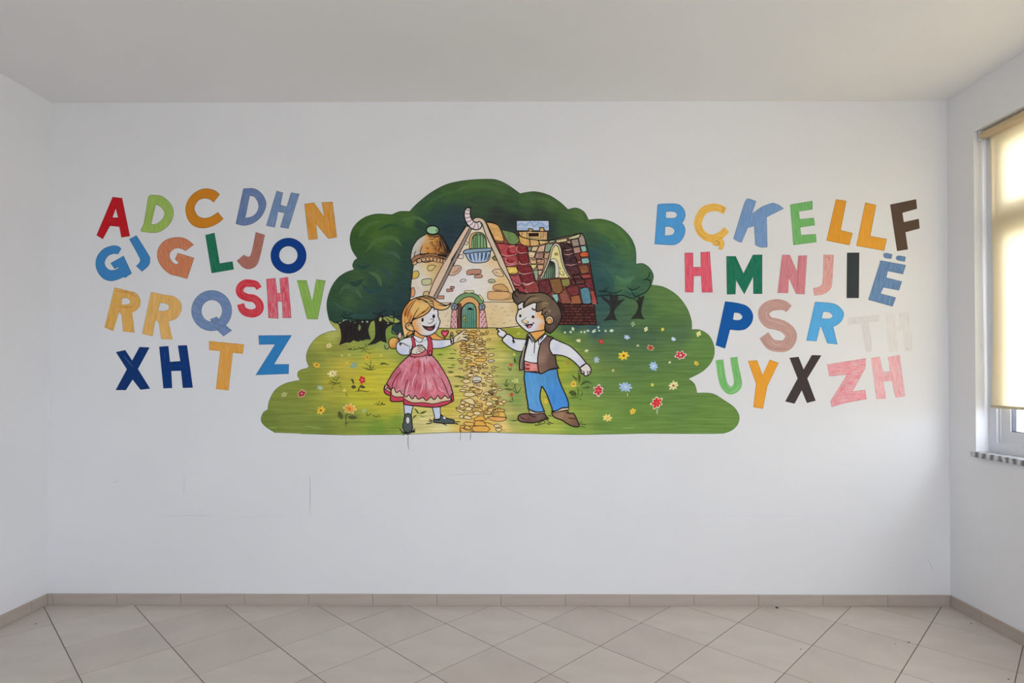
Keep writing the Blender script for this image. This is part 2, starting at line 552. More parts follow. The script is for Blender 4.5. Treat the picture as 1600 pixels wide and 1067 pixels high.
def window(idx, y0, y1, zt):
    r = node('window_%d' % idx, ((y0 + y1) / 2, YB - .1, WZ0) if TURN else (FX + .03, (y0 + y1) / 2, WZ0), kind='structure')
    z0, z1 = WZ0, WZ1; fw = .055
    boxes('window_frame', [(FX, y0, z0, FX + .07, y1, z0 + fw), (FX, y0, z1 - fw, FX + .07, y1, z1),
                           (FX, y0, z0 + fw, FX + .07, y0 + fw, z1 - fw), (FX, y1 - fw, z0 + fw, FX + .07, y1, z1 - fw),
                           (FX, y0 + fw, zt - .028, FX + .07, y1 - fw, zt + .028)], M_PVC, r)
    boxes('frame_lip', [(FX + .012, y0 + fw, z0 + fw, FX + .055, y1 - fw, z0 + fw + .012), (FX + .012, y1 - fw - .012, z0 + fw + .012, FX + .055, y1 - fw, zt - .028),
                        (FX + .012, y0 + fw, z0 + fw + .012, FX + .055, y0 + fw + .012, zt - .028)], M_PVC, r)
    ym = (y0 + y1) / 2
    for ya, yb in ((y0 + fw + .012, ym), (ym, y1 - fw - .012)):
        for za, zb, nm in ((z0 + fw + .012, zt - .028, 'sash'), (zt + .028, z1 - fw, 'fanlight')):
            X0 = FX + .02; sw = .062
            s = boxes(nm, [(X0, ya, za, X0 + .04, yb, za + sw), (X0, ya, zb - sw, X0 + .04, yb, zb), (X0, ya, za + sw, X0 + .04, ya + sw, zb - sw),
                           (X0, yb - sw, za + sw, X0 + .04, yb, zb - sw)], M_PVC, r)
            boxes('gasket', [(X0 + .004, ya + sw, za + sw, X0 + .03, yb - sw, za + sw + .004), (X0 + .004, ya + sw, zb - sw - .004, X0 + .03, yb - sw, zb - sw),
                             (X0 + .004, ya + sw, za + sw, X0 + .03, ya + sw + .004, zb - sw), (X0 + .004, yb - sw - .004, za + sw, X0 + .03, yb - sw, zb - sw)], M_GASKET, s)
            boxes('pane', [(X0 + .016, ya + sw, za + sw, X0 + .02, yb - sw, zb - sw)], M_GLASS, s)
    boxes('window_sill', [(XR - .022, y0 - .012, z0 - .03, FX + .001, y1 + .012, z0 + .002)], M_MARBLE, r, bevel=.003)
    return r


ZT = (on_x(1553, 331, FX + .03)[2] + on_x(1556, 368, FX + .03)[2]) / 2
window(1, WY0, WY1, ZT)
window(2, V2Y0, V2Y1, ZT)  # out of view, added to bring in more side daylight
TURN = True; window(3, V3X0, V3X1, ZT); TURN = False  # behind the camera, added for frontal daylight
# daylight guides at the openings (sample the sky through them)
area_light('sky_portal_front', (XR + T + .01, (WY0 + WY1) / 2, (WZ0 + WZ1) / 2), (0, math.pi / 2, 0), WZ1 - WZ0, WY1 - WY0, portal=True)
area_light('sky_portal_rear', (XR + T + .01, (V2Y0 + V2Y1) / 2, (WZ0 + WZ1) / 2), (0, math.pi / 2, 0), WZ1 - WZ0, V2Y1 - V2Y0, portal=True)
area_light('sky_portal_back', ((V3X0 + V3X1) / 2, YB - T - .01, (WZ0 + WZ1) / 2), (math.pi / 2, 0, 0), V3X1 - V3X0, WZ1 - WZ0, portal=True)

# ---- roller blind in the front window
M_BLIND, nt, b = new_mat('cream_blind_fabric')
nt.nodes.remove(b)
df = nt.nodes.new('ShaderNodeBsdfDiffuse'); tl = nt.nodes.new('ShaderNodeBsdfTranslucent'); mx = nt.nodes.new('ShaderNodeMixShader')
wn = nt.nodes.new('ShaderNodeTexNoise'); wn.inputs['Scale'].default_value = 300
rr = nt.nodes.new('ShaderNodeValToRGB'); rr.color_ramp.elements[0].color = (.82, .70, .46, 1); rr.color_ramp.elements[1].color = (.86, .75, .53, 1)
nt.links.new(wn.outputs[0], rr.inputs[0]); nt.links.new(rr.outputs[0], df.inputs[0]); nt.links.new(rr.outputs[0], tl.inputs[0])
mx.inputs[0].default_value = 0.29
nt.links.new(df.outputs[0], mx.inputs[1]); nt.links.new(tl.outputs[0], mx.inputs[2]); nt.links.new(mx.outputs[0], nt.nodes['Material Output'].inputs[0])
M_BTUBE = noise_mat('cream_blind_roll', (.55, .43, .26), (.60, .47, .30), 30, .7)
M_RAIL = noise_mat('beige_bottom_rail', (.50, .42, .28), (.55, .46, .31), 10, .4)

BX = XR + 0.062; RX = XR + 0.040     # cloth falls from the back of the roll
bz0 = on_x(1551, 635, BX)[2]; by1 = on_x(1550, 600, BX)[1]; ytop1 = on_x(1547, 230, BX)[1]; bzt = WZ1 - .035
bl = node('roller_blind', (BX, (WY0 + by1) / 2, bz0), label='cream roller blind pulled most of the way down inside the window', category='blind')
vs, fs = [], []
ny, nz = 24, 40
yl = WY0 + .03
for k in range(nz + 1):
    z = bz0 + (bzt - bz0) * k / nz; f = k / nz
    ye = by1 + (ytop1 - by1) * f ** 6 - .012 * math.sin(math.pi * f) ** 2
    for i in range(ny + 1):
        y = yl + (ye - yl) * i / ny
        xx = BX + .006 * math.sin(i / ny * 9 + f * 2) * math.sin(math.pi * f) + .004 * (i / ny) ** 8 * math.sin(math.pi * f)
        vs.append((xx, y, z))
for k in range(nz):
    for i in range(ny):
        a = k * (ny + 1) + i; fs.append((a, a + 1, a + ny + 2, a + ny + 1))
mesh_obj('fabric', vs, fs, M_BLIND, bl, smooth=True)


def cyl(p0, p1, r, n=20, vs=None, fs=None):
    vs = [] if vs is None else vs; fs = [] if fs is None else fs
    p0 = Vector(p0); p1 = Vector(p1); d = (p1 - p0).normalized(); a = d.orthogonal().normalized(); b_ = d.cross(a); k = len(vs)
    for p in (p0, p1):
        for i in range(n):
            t = 2 * math.pi * i / n; vs.append(tuple(p + a * math.cos(t) * r + b_ * math.sin(t) * r))
    fs += [(k + i, k + (i + 1) % n, k + n + (i + 1) % n, k + n + i) for i in range(n)]
    fs += [tuple(k + i for i in range(n))[::-1], tuple(k + n + i for i in range(n))]
    return vs, fs


vs, fs = cyl((RX, yl - .005, WZ1 - .033), (RX, WY1 - .02, WZ1 - .033), .023); mesh_obj('roller_tube', vs, fs, M_BTUBE, bl, smooth=False)
vs, fs = cyl((BX, yl - .005, bz0), (BX, by1 + .004, bz0), .0085, 14); mesh_obj('bottom_rail', vs, fs, M_RAIL, bl)
boxes('bracket', [(RX - .022, WY1 - .018, WZ1 - .06, RX + .02, WY1 - .013, WZ1), (RX - .022, WY1 - .03, WZ1 - .064, RX + .0, WY1 - .013, WZ1 - .058)], M_PVC, bl, bevel=.001)
vs, fs = cyl((RX - .012, WY1 - .022, WZ1 - .04), (RX - .012, WY1 - .022, bz0 + .32), .0016, 6); mesh_obj('pull_cord', vs, fs, M_PVC, bl)

# ---- hairline cracks and scuffs on the painted wall
for pts, wd, c in (('288,741 288,757~ 287,773', .8, (176, 176, 180)), ('484,742 484.5,770~ 484,805', .9, (150, 150, 154)), ('250,806 300,805.5~ 345,806', 1.2, (182, 182, 188)),
                   ('352,808 400,807.5~ 450,806', 1.0, (186, 186, 192)), ('520,807 600,808~ 640,807', .8, (192, 192, 198)), ('960,806 1100,807~ 1345,807', 1.0, (190, 190, 196)),
                   ('700,741 730,741~ 770,739.5', 1.6, (186, 186, 192)), ('620,741 655,740', 1.1, (192, 192, 198)), ('820,738 900,739~ 975,738', .8, (194, 194, 198)),
                   ('1450,873 1455,884~ 1459,894', .7, (165, 165, 168)), ('1410,878 1440,877', .7, (176, 176, 178)), ('176,755 182,752~ 186,751', 1.2, (178, 178, 182))):
    c = tuple(min(255, q + 13) for q in c)
    Mesh().stroke(smooth_path(P((0, 0, 1), pts), False, 4), wd, c, 0, taper=.8).build('hairline_crack', M_INK, wall_back)

# ---- crumbs on the floor
M_CRUMB = noise_mat('dark_crumb', (.02, .025, .02), (.06, .08, .05), 200, .8)
M_CRUMB2 = noise_mat('grey_crumb', (.12, .11, .10), (.2, .19, .17), 200, .8)
CR = [(1214, 950, .011, 'largest dark crumb, on the tiles close to the painted wall'), (1323.5, 975, .004, 'tiny dark crumb, the speck nearest to the largest crumb'),
      (1420, 1003.3, .007, 'dark flat crumb lying on a joint between floor tiles right of centre'), (1398.5, 1005.5, .004, 'tiny grey crumb just left of the flat crumb on the joint'),
      (1517.5, 974, .006, 'dark crumb by the right skirting corner'), (1530, 976, .003, 'tiny grey speck next to the crumb by the right skirting corner'),
      (1251, 1014, .004, 'tiny dark speck alone in the middle of a floor tile'), (1409, 1047.5, .004, 'tiny dark speck on a joint near the bottom edge of the picture'),
      (1576, 1061, .005, 'dark crumb at the lower right corner of the picture'), (56, 974.5, .006, 'single dark crumb on the tile by the left wall'), (41, 951, .004, 'tiny grey speck against the left skirting')]
for u, v, r, lab in CR:
    x, y, _ = on_z(u, v, .002)
    bm = bmesh.new(); bmesh.ops.create_icosphere(bm, subdivisions=1, radius=r)
    for q in bm.verts: q.co = Vector((q.co.x * random.uniform(.7, 1.2), q.co.y * random.uniform(.5, 1), q.co.z * random.uniform(.25, .5)))
    zmin = min(q.co.z for q in bm.verts)
    for q in bm.verts: q.co.z -= zmin
    me = bpy.data.meshes.new('crumb'); bm.to_mesh(me); bm.free(); me.materials.append(M_CRUMB if 'grey' not in lab else M_CRUMB2)
    o = bpy.data.objects.new('crumb', me); base_node(o, None, (x, y, 0.0002)); o['label'] = lab; o['category'] = 'debris'; o['group'] = 'crumbs scattered on the floor tiles'
# ================================================================ painted letters
L1 = (130, 270, 8); L2 = (330, 270, 8); L3 = (130, 370, 8); L4 = (330, 350, 8); L5 = (150, 430, 8); L6 = (330, 420, 8); L7 = (160, 510, 9.7); L8 = (310, 510, 9.7)
R1 = (1010, 300, 7.273); R2 = (1230, 300, 7.273); R3 = (1050, 380, 8); R4 = (1230, 390, 8); R5 = (1100, 460, 9.412); R6 = (1250, 460, 8.421); R7 = (1100, 545, 8.421); R8 = (1240, 545, 8.421)
WID = (0, 0, 1)


def dark(c, f=0.78): return tuple(int(v * f) for v in c)


def letter(label, color, mat, polys, side, ang=90, ribbons=(), edge=0.8, extra=(), edgef=.8):
    """polys: list of (tile, outer, [holes]); ribbons: (tile, centre line, widths px)"""
    m = Mesh(); a = math.radians(ang)
    for tile, outer, holes in polys:
        lo = outer if isinstance(outer, list) else smooth_path(P(tile, outer), True)
        hs = [h if isinstance(h, list) else smooth_path(P(tile, h), True) for h in holes]
        m.poly([lo] + hs, color, 1, a)
        for lp in [lo] + hs:
            if edge: m.stroke(lp, edge, dark(color, edgef), 1.6, closed=True)
    for tile, line, wds in ribbons:
        lp = smooth_path(P(tile, line), False)
        m.stroke(lp, 0, color, 1.3, wds=wds)
    for tile, line, wd, c in extra:
        m.stroke(smooth_path(P(tile, line), False), wd, c, 2, taper=.7)
    o = m.build('painted_letter', mat); o['label'] = label; o['category'] = 'letter'; o['group'] = 'painted letters ' + side
    return o


LS, RS = 'left of the mural', 'right of the mural'
GOLD = (200, 138, 40); GOLD2 = (208, 158, 70)
letter('red painted letter A, first of the top row on the left', (178, 24, 34), M_DENSE, [(L1, '370,305 485,318 582,790 480,805 455,672 335,660 245,825 170,780', ['408,445 440,562 365,560'])], LS, 100, extra=[(L1, '350,380 415,408', .8, (205, 70, 80)), (L1, '320,600 350,590', 2, (200, 55, 62)), (L1, '520,660 545,700', 2.5, (198, 48, 58))])
letter('light green painted letter D beside the red A', (140, 172, 72), M_BRUSH, [(L1, '815,305 835,282~ 870,278~ 970,290~ 1060,350~ 1115,430~ 1128,510~ 1105,600~ 1040,680~ 950,738~ 860,748~ 722,732 730,700~ 760,640', ['905,392 935,405~ 985,440~ 1018,500~ 1005,560~ 960,610~ 900,645~ 848,645'])], LS, 100)
letter('ochre painted letter C in the top row left of the mural', (190, 122, 32), M_DENSE, [(L1, '1705,270 1630,368 1580,330~ 1520,318~ 1440,345~ 1390,430~ 1405,500~ 1450,550~ 1520,568~ 1600,548~ 1685,495 1750,575 1690,625~ 1600,670~ 1490,690~ 1380,660~ 1310,580~ 1282,470~ 1300,370~ 1370,270~ 1470,210~ 1560,200~ 1650,225~', [])], LS, 60)
letter('slate blue painted letter D, first half of the DH pair in the top row', (88, 112, 156), M_BRUSH, [(L2, '405,198 540,200~ 630,260~ 680,350~ 680,430~ 630,540~ 540,620~ 440,655~ 380,655~ 310,635', ['480,285 540,300~ 585,370~ 590,450~ 550,520~ 490,555~ 425,565'])], LS, 103)
letter('slate blue painted letter H, second half of the DH pair in the top row', (100, 128, 166), M_BRUSH, [(L2, '820,228 895,250 865,402 945,425 1000,250 1100,265 965,695 865,680 918,500 835,485 795,680 690,660', [])], LS, 105)
letter('golden painted letter N at the right end of the top row, left side', GOLD, M_BRUSH, [(L2, '1168,390 1285,375 1410,545 1385,372 1515,365 1570,805 1465,822 1310,640 1330,825 1218,835', [])], LS, 84, extra=[(L2, '1520,700 1560,800', .8, (120, 80, 20)), (L2, '1460,450 1490,740', 1.2, (180, 118, 20))])
letter('bright blue painted letter G, first half of the GJ pair under the red A', (58, 124, 180), M_DENSE, [(L3, '475,150 435,215 380,210~ 310,240~ 268,310~ 280,370~ 330,415~ 400,415~ 452,385 435,378~ 395,398 345,330 505,240 605,455 525,510 505,500 440,530~ 350,550~ 260,525~ 190,450~ 158,350~ 180,240~ 260,150~ 370,112~ 440,120~', [])], LS, 60)
letter('bright blue painted letter J, second half of the GJ pair under the red A', (58, 124, 180), M_DENSE, [(L3, '580,30 665,-15 810,215~ 835,290~ 815,360~ 735,432 665,365 700,330~ 715,290~ 690,230~', [])], LS, 60)
letter('terracotta painted letter G in the second row left of the mural', (190, 112, 70), M_BRUSH, [(L3, '1380,100 1280,175 1220,145~ 1150,145~ 1090,190~ 1080,250~ 1110,310~ 1160,345~ 1200,325 1150,280 1185,205 1385,265 1300,522 1180,490~ 1080,460~ 980,370~ 930,260~ 940,150~ 1020,50~ 1150,8~ 1280,25~', [])], LS, 80, extra=[(L3, '1190,225 1370,270', 2.5, (206, 140, 80))])
letter('dark green painted letter L in the second row', (16, 104, 76), M_RICH, [(L4, '-70,140 40,112 105,495 265,470 280,565 8,612', [])], LS, 80)
letter('brown painted letter J between the green L and the blue O', (160, 96, 80), M_BRUSH, [(L4, '560,103 668,138 605,420~ 560,520~ 480,560~ 400,540~ 325,460 410,388 450,410~ 490,400~ 520,300~', [])], LS, 103)
letter('navy blue painted letter O at the end of the second row', (10, 58, 128), M_DENSE, [(WID, ell(967, 396, 221, 220, tile=L4), [ell(965, 390, 117, 115, tile=L4)])], LS, 20)
letter('yellow painted letter R, left one of the RR pair', GOLD2, M_BRUSH, [(L5, '235,155 400,195~ 490,220~ 545,290~ 550,370~ 510,430~ 450,465 480,715 340,700 325,500 300,465~ 280,480~ 212,695 110,650', ['325,285 390,285~ 430,320~ 425,350~ 380,370~ 318,368'])], LS, 100, edgef=.88, extra=[(L5, '250,200 400,215~ 500,270', 1.5, (180, 120, 30)), (L5, '280,390 400,400~ 470,380', 1.8, (190, 132, 40)), (L5, '120,640 215,680', 2.2, (190, 128, 34))])
letter('yellow painted letter R, right one of the RR pair', (212, 164, 84), M_BRUSH, [(L5, '690,212 850,245~ 980,270~ 1060,350~ 1060,450~ 1000,540~ 905,575 955,800 820,795 790,600 760,560~ 740,580~ 705,760 580,730', ['800,345 870,350~ 915,390~ 900,435~ 840,450~ 775,445'])], LS, 100, edgef=.9)
letter('greyish blue painted letter Q in the third row', (98, 124, 166), M_BRUSH, [(WID, ell(330.8, 485.3, 31.4, 31.5), [ell(331, 485.6, 16.4, 17.2)]), (WID, [(339, 515), (349.4, 525), (361.9, 516.3), (350, 506)], []), (WID, [(328.7, 499), (338.8, 495), (342.5, 500), (336, 506), (331, 503)], [])], LS, 30)
letter('red painted letter S, first half of the SH pair in the third row', (196, 34, 52), M_BRUSH, [], LS, 90, [(L6, '600,245~ 560,195~ 500,182~ 430,180~ 380,210~ 355,265~ 375,320~ 450,358~ 530,370~ 590,420~ 608,480~ 585,530~ 520,557~ 440,545~ 390,505~ 368,440~', [9, 11.5, 12, 12, 12, 12.5, 13, 12.5, 11])])
letter('crimson painted letter H, second half of the SH pair in the third row', (204, 58, 80), M_DRY, [(L6, '692,130 800,118 825,305 870,305 858,120 960,105 1000,612 895,612 890,408 830,408 838,620 718,612', [])], LS, 88)
letter('light green painted letter V beside the tree of the mural', (124, 166, 62), M_BRUSH, [(L6, '1075,145 1190,145 1262,410 1315,135 1427,148 1330,628 1200,625', [])], LS, 80)
letter('navy blue painted letter X, first half of the XH pair in the bottom row', (14, 50, 104), M_DENSE, [(L7, '210,390 345,362 452,520 565,315 712,320 535,645 720,940 580,955 458,800 355,962 205,962 375,650', [])], LS, 60, extra=[(L7, '320,440 420,560~ 470,620', 1.5, (50, 90, 140))])
letter('navy blue painted letter H, second half of the XH pair in the bottom row', (12, 52, 112), M_DENSE, [(L7, '865,310 998,300 1022,540 1185,528 1148,292 1280,288 1368,925 1222,928 1195,668 1040,672 1055,930 928,935', [])], LS, 84, extra=[(L7, '940,400 955,480', 1.4, (60, 95, 145)), (L7, '990,600 1230,605', 1, (45, 82, 135))])
letter('golden painted letter T in the bottom row left of the mural', (210, 148, 52), M_BRUSH, [(L8, '165,225 690,275 670,412 520,395 455,965 270,945 335,370 165,355', [])], LS, 95, edgef=.9)
letter('bright blue painted letter Z in the bottom row left of the mural', (46, 120, 178), M_DENSE, [(L8, '915,140 1412,135 1145,575 1370,575 1365,715 870,735 1165,270 925,272', [])], LS, 120)

letter('blue painted letter B, first of the top row on the right', (76, 146, 204), M_DENSE, [(R1, '128,155 150,138~ 330,135~ 400,165~ 440,240~ 430,310~ 402,352 430,390~ 440,450~ 410,530~ 360,580~ 290,600~ 95,590', ['220,222 310,222~ 350,255~ 320,295~ 220,297', '210,395 270,393~ 320,430~ 310,475~ 270,493~ 208,495'])], RS, 92)
letter('yellow painted letter C with a curled cedilla', (222, 168, 62), M_BRUSH, [(R1, '740,555 775,520~ 850,525~ 882,575~ 875,620~ 858,655 820,648 835,600 800,612~ 760,600~', [])], RS, 90, [(R1, '895,215~ 820,182~ 750,175~ 660,205~ 605,280~ 585,370~ 620,460~ 690,515~ 760,525~ 840,495~ 910,425~', [11, 12, 12.5, 12.5, 12, 12, 11])],
       extra=[(R1, '775,575~ 800,555~ 830,575~ 810,600~ 780,590~', .9, (160, 104, 30)), (R1, '850,170~ 880,200~ 850,220~', 1.4, (176, 116, 30)), (R1, '560,380~ 600,470~ 700,540~', .9, (186, 126, 36))], edgef=.88)
letter('steel blue painted letter K in the top row', (102, 138, 184), M_BRUSH, [(R1, '1155,75 1245,105 1200,250 1320,165~ 1435,125 1500,145~ 1558,188 1365,285 1372,625 1300,628~ 1238,600 1225,385 1150,405 1080,572 1040,560~ 990,530 1110,140~', [])], RS, 100)
letter('green painted letter E in the top row right of the mural', (98, 166, 88), M_BRUSH, [(R2, '35,145 285,103 285,195 130,220 140,312 300,295 312,375 145,400 155,492 322,480 330,568 72,600', [])], RS, 84)
letter('ochre painted letter L, left one of the LL pair', (206, 144, 50), M_DENSE, [(R2, '555,85 670,102 605,435 740,468 705,602 448,550', [])], RS, 98)
letter('ochre painted letter L, right one of the LL pair', (210, 150, 56), M_DENSE, [(R2, '888,122 1008,150 942,502 1130,535 1100,665 788,610', [])], RS, 98)
letter('dark brown painted letter F at the right end of the top row', (84, 68, 56), M_DENSE, [(R2, '1172,145 1462,85 1472,188 1305,235 1322,345 1492,308 1502,412 1340,455 1368,650 1250,668', [])], RS, 82)
letter('raspberry red painted letter H, first of the second row on the right', (208, 74, 96), M_BRUSH, [(R3, '160,122 262,122 262,300 362,300 360,115 470,108 505,612 375,612 365,405 270,410 265,612 165,610', [])], RS, 88)
letter('dark green painted letter M', (10, 104, 80), M_RICH, [(R3, '682,165 795,165 893,380 1012,148 1125,145 1125,630 1018,630 1015,415 903,635 800,460 790,635 688,637', [])], RS, 90)
letter('dusty pink painted letter N beside the green M', (190, 114, 124), M_BRUSH, [(R4, '-62,68 30,68 122,270 140,78 245,75 215,555 110,550 20,355 8,540 -120,540', [])], RS, 97, extra=[(R4, '155,90 135,300~ 130,540', 1.6, (170, 92, 104))], edgef=.9)
letter('salmon pink painted letter J beside the black I', (202, 138, 132), M_DRY, [(R4, '455,65 578,70 560,400~ 530,500~ 450,555~ 340,572 325,485 400,465~ 440,420~ 450,300~', [])], RS, 95, extra=[(R4, '460,100~ 510,95~ 530,140~', 1.2, (170, 98, 94)), (R4, '335,490 420,520', 2, (178, 112, 104))], edgef=.92)
letter('black painted letter I, a plain upright bar', (52, 58, 62), M_DENSE, [(R4, '750,42 898,40 892,603 745,603', [])], RS, 90, edgef=.7)
letter('slate blue painted letter E with two dots above it', (84, 120, 164), M_BRUSH, [(R4, '1165,150 1180,140~ 1480,195 1445,305 1255,265 1235,350 1430,400 1395,508 1200,470 1165,550 1355,600 1315,708 1015,625', []),
       (R4, '1205,62~ 1235,45~ 1310,60 1300,112 1220,100~', []), (R4, '1362,98~ 1390,78~ 1478,92 1468,148 1375,128~', [])], RS, 103)
letter('royal blue painted letter P in the third row', (10, 82, 154), M_DENSE, [(R5, '312,105 500,130~ 640,180~ 715,290~ 700,410~ 620,500~ 520,525~ 380,515 308,792 175,745', ['440,265 520,275~ 568,325~ 540,370~ 480,382~ 422,370'])], RS, 103)
letter('pale brown painted letter S in the third row', (176, 138, 130), M_BRUSH, [], RS, 90, [(R5, '1250,215~ 1180,165~ 1070,150~ 960,175~ 885,245~ 890,335~ 960,415~ 1060,435~ 1180,480~ 1265,560~ 1275,650~ 1215,740~ 1110,762~ 980,730~ 880,600~', [13, 17, 18, 18, 18, 18, 18.5, 18.5, 18, 17])],
       extra=[(R5, '850,660~ 950,770~ 1100,800~ 1220,800~', 2, (164, 120, 114)), (R5, '900,250~ 930,360~ 1040,400~ 1200,460~ 1310,560~', .8, (204, 172, 162)), (R5, '960,640~ 1050,740~ 1150,730~', .8, (208, 178, 168))])
letter('sky blue painted letter R in the third row', (82, 158, 212), M_DENSE, [(R6, '200,100 400,115~ 500,150~ 572,240~ 555,330~ 500,390~ 435,425 490,655 360,640 285,440 265,420~ 215,612 85,605', ['305,225 380,232~ 430,275~ 410,312~ 350,322~ 282,315'])], RS, 100)
FT = (184, 180, 182)
letter('very faint greyish painted letter T, almost white', FT, M_FAINT, [(R6, '630,305 1045,265 1045,355 895,370 945,750 865,755 800,380 640,400', [])], RS, 84, edge=0,
       extra=[(R6, '632,310 636,395', .7, (140, 128, 126)), (R6, '650,398~ 720,382~ 790,378', .6, (160, 144, 142)), (R6, '905,385~ 925,540~ 940,740', .7, (158, 154, 154)), (R6, '870,755 940,752', 1.4, (170, 162, 162)),
                              (R6, '760,310~ 800,322~ 870,380', .8, (172, 164, 162)), (R6, '930,350 1045,348', 1.2, (180, 176, 174)), (R6, '800,300 880,285', .8, (186, 176, 176)), (R6, '1040,300 1040,340', .8, (190, 184, 182))])
letter('very faint greyish painted letter H at the right end of the third row', (198, 194, 190), M_FAINT, [(R6, '1120,255 1240,250 1255,430 1310,425 1300,240 1435,235 1440,390 1480,745 1370,750 1350,480 1270,480 1290,750 1165,760', [])], RS, 86, edge=0,
       extra=[(R6, '1120,262 1160,258', 1.2, (150, 150, 148)), (R6, '1235,270~ 1242,400', .9, (166, 164, 162)), (R6, '1420,260~ 1432,385', .9, (168, 164, 162)), (R6, '1310,250~ 1320,310', 1.2, (166, 164, 162)),
                              (R6, '1400,700~ 1425,745', 1.5, (136, 130, 132)), (R6, '1160,750 1180,748', 1.2, (160, 170, 162)), (R6, '1460,480~ 1475,700', .7, (164, 164, 164)), (R6, '1160,620 1270,618', .6, (192, 190, 188)), (R6, '1440,680 1470,740', .8, (180, 170, 170))])
letter('green painted letter U beside the meadow of the mural', (104, 172, 92), M_BRUSH, [], RS, 85, [(R7, '203,145~ 228,330~ 262,470~ 330,545~ 400,530~ 445,470~ 435,360~ 408,230~ 392,110~', [12, 12, 12, 12, 13, 12, 11.5, 11.5])], extra=[(R7, '205,190~ 240,400', .9, (140, 196, 124)), (R7, '330,590~ 420,540~ 470,470', 2, (128, 184, 116))])
letter('orange painted letter Y in the bottom row', (222, 150, 50), M_DENSE, [(R7, '580,160 698,155 770,350 865,148 978,185 830,490 772,785 652,765 688,460', [])], RS, 85)
letter('black painted letter X in the bottom row', (62, 54, 54), M_DENSE, [(R7, '1128,120 1242,108 1310,275 1420,85 1540,88 1355,390 1465,680 1355,708 1285,540 1190,718 1072,690 1235,390', [])], RS, 70)
letter('patchy pink painted letter Z, first half of the ZH pair', (214, 110, 122), M_PATCHY, [(R8, '440,205 948,125 945,250 775,560 940,540 960,660 690,710 500,765 485,690 700,340 470,360', [])], RS, 170, edge=.5,
       extra=[(R8, '460,235 650,200', 4, (206, 92, 104)), (R8, '700,180 870,150', 2, (190, 86, 96)), (R8, '925,140 930,240', 4, (214, 92, 100)), (R8, '560,650~ 700,430~ 760,340', 2, (196, 84, 98)), (R8, '940,570 940,660', 3, (208, 76, 90)), (R8, '690,700 880,665', 2, (196, 62, 78)), (R8, '500,760 660,720', .8, (180, 120, 124))])
letter('patchy pink painted letter H, second half of the ZH pair', (222, 140, 148), M_PATCHY, [(R8, '1020,120 1130,105 1175,300 1280,300 1240,110 1395,80 1465,625 1340,640 1290,420 1180,430 1215,655 1090,660', [])], RS, 82, edge=.4,
       extra=[(R8, '1030,130 1130,115', 3, (214, 96, 106)), (R8, '1040,150 1130,590', 2, (216, 128, 136)), (R8, '1250,115 1270,300', 2, (214, 124, 134)), (R8, '1370,540~ 1420,620', 2.5, (206, 96, 106)), (R8, '1400,200 1440,560', 1.2, (200, 140, 150)), (R8, '1165,650 1210,560', 2, (210, 104, 116))])
# ================================================================ the mural
W1 = (0, 0, 1); M1 = (400, 270, 3.9975); M2 = (780, 270, 3.9975); M3 = (400, 450, 4.267); M4 = (860, 450, 4.267)
H1 = (625, 310, 10); H2 = (625, 410, 10); H3 = (770, 320, 8.889); H4 = (770, 410, 8.889)
G1 = (600, 455, 11.43); G2 = (595, 535, 10.667); G3 = (600, 600, 10.667)
B1 = (765, 450, 11.43); B2 = (770, 520, 9.975); B3 = (790, 590, 12.26)
P1 = (700, 500, 10.667); P2 = (700, 590, 10.667)
mural = node('wall_mural', (on_y(780, 678, DW)[0], DW, on_y(780, 678, DW)[2]), label='painted mural of two children before a fairy-tale cottage in a green meadow', category='mural')

SHAPE = ('430,676 414,665.6~ 408,656~ 411.7,644.5~ 418.5,640 421,625.8~ 430.5,609~ 447,598.8~ 469,594 465,586~ 468,579~ 479.7,575.4 483,573 479,562.5~ 479.7,550.8~ 486.7,536.7~ 498.4,525~ 514.8,518~ '
         '527.7,516.8 519.5,508.6 514.8,500.4~ 511.3,485~ 511.3,470~ 517.5,450~ 527.5,435~ 540,426~ 553.7,421 551,415~ 553.7,407.5~ 558.7,403.7 550,390~ 547,372.5~ 552.5,355~ 567.5,341~ 587.5,334.5~ 612.5,335.5 625,330.5~ 640,330.5 '
         '652.5,317.5~ 675,300~ 700,287.5~ 730,281.7~ 765,280~ 780,282.5~ 795,290~ 812.5,302.5 835,299.5~ 857.5,305~ 875,316~ 887.5,327.5 900,325~ 912.5,331~ 919.5,343.7 940,342.5~ 962.5,350~ 982.5,367.5~ 992.5,387.5~ 993.7,412.5 '
         '1005,412~ 1016,420~ 1021,432.5~ 1017.5,445 1037.5,448.7~ 1057.5,461~ 1072.5,480~ 1080,500~ 1080.7,515 1094,515.6~ 1108.4,525~ 1116,543.7~ 1113,562.5~ 1099,579~ 1075.6,591.8 1085,600~ 1089,614 1113,615~ 1132,625.8~ 1148,637.5~ 1155,651.5~ 1150.6,665.6~ 1136.5,675~ 1113,677.3~ '
         '1010,677 907,679 860,678 795,676.5 770,675.5 720,675.5 690,676 637,678.5 540,679.5 470,677.5')
shape = smooth_path(P(W1, SHAPE), True)
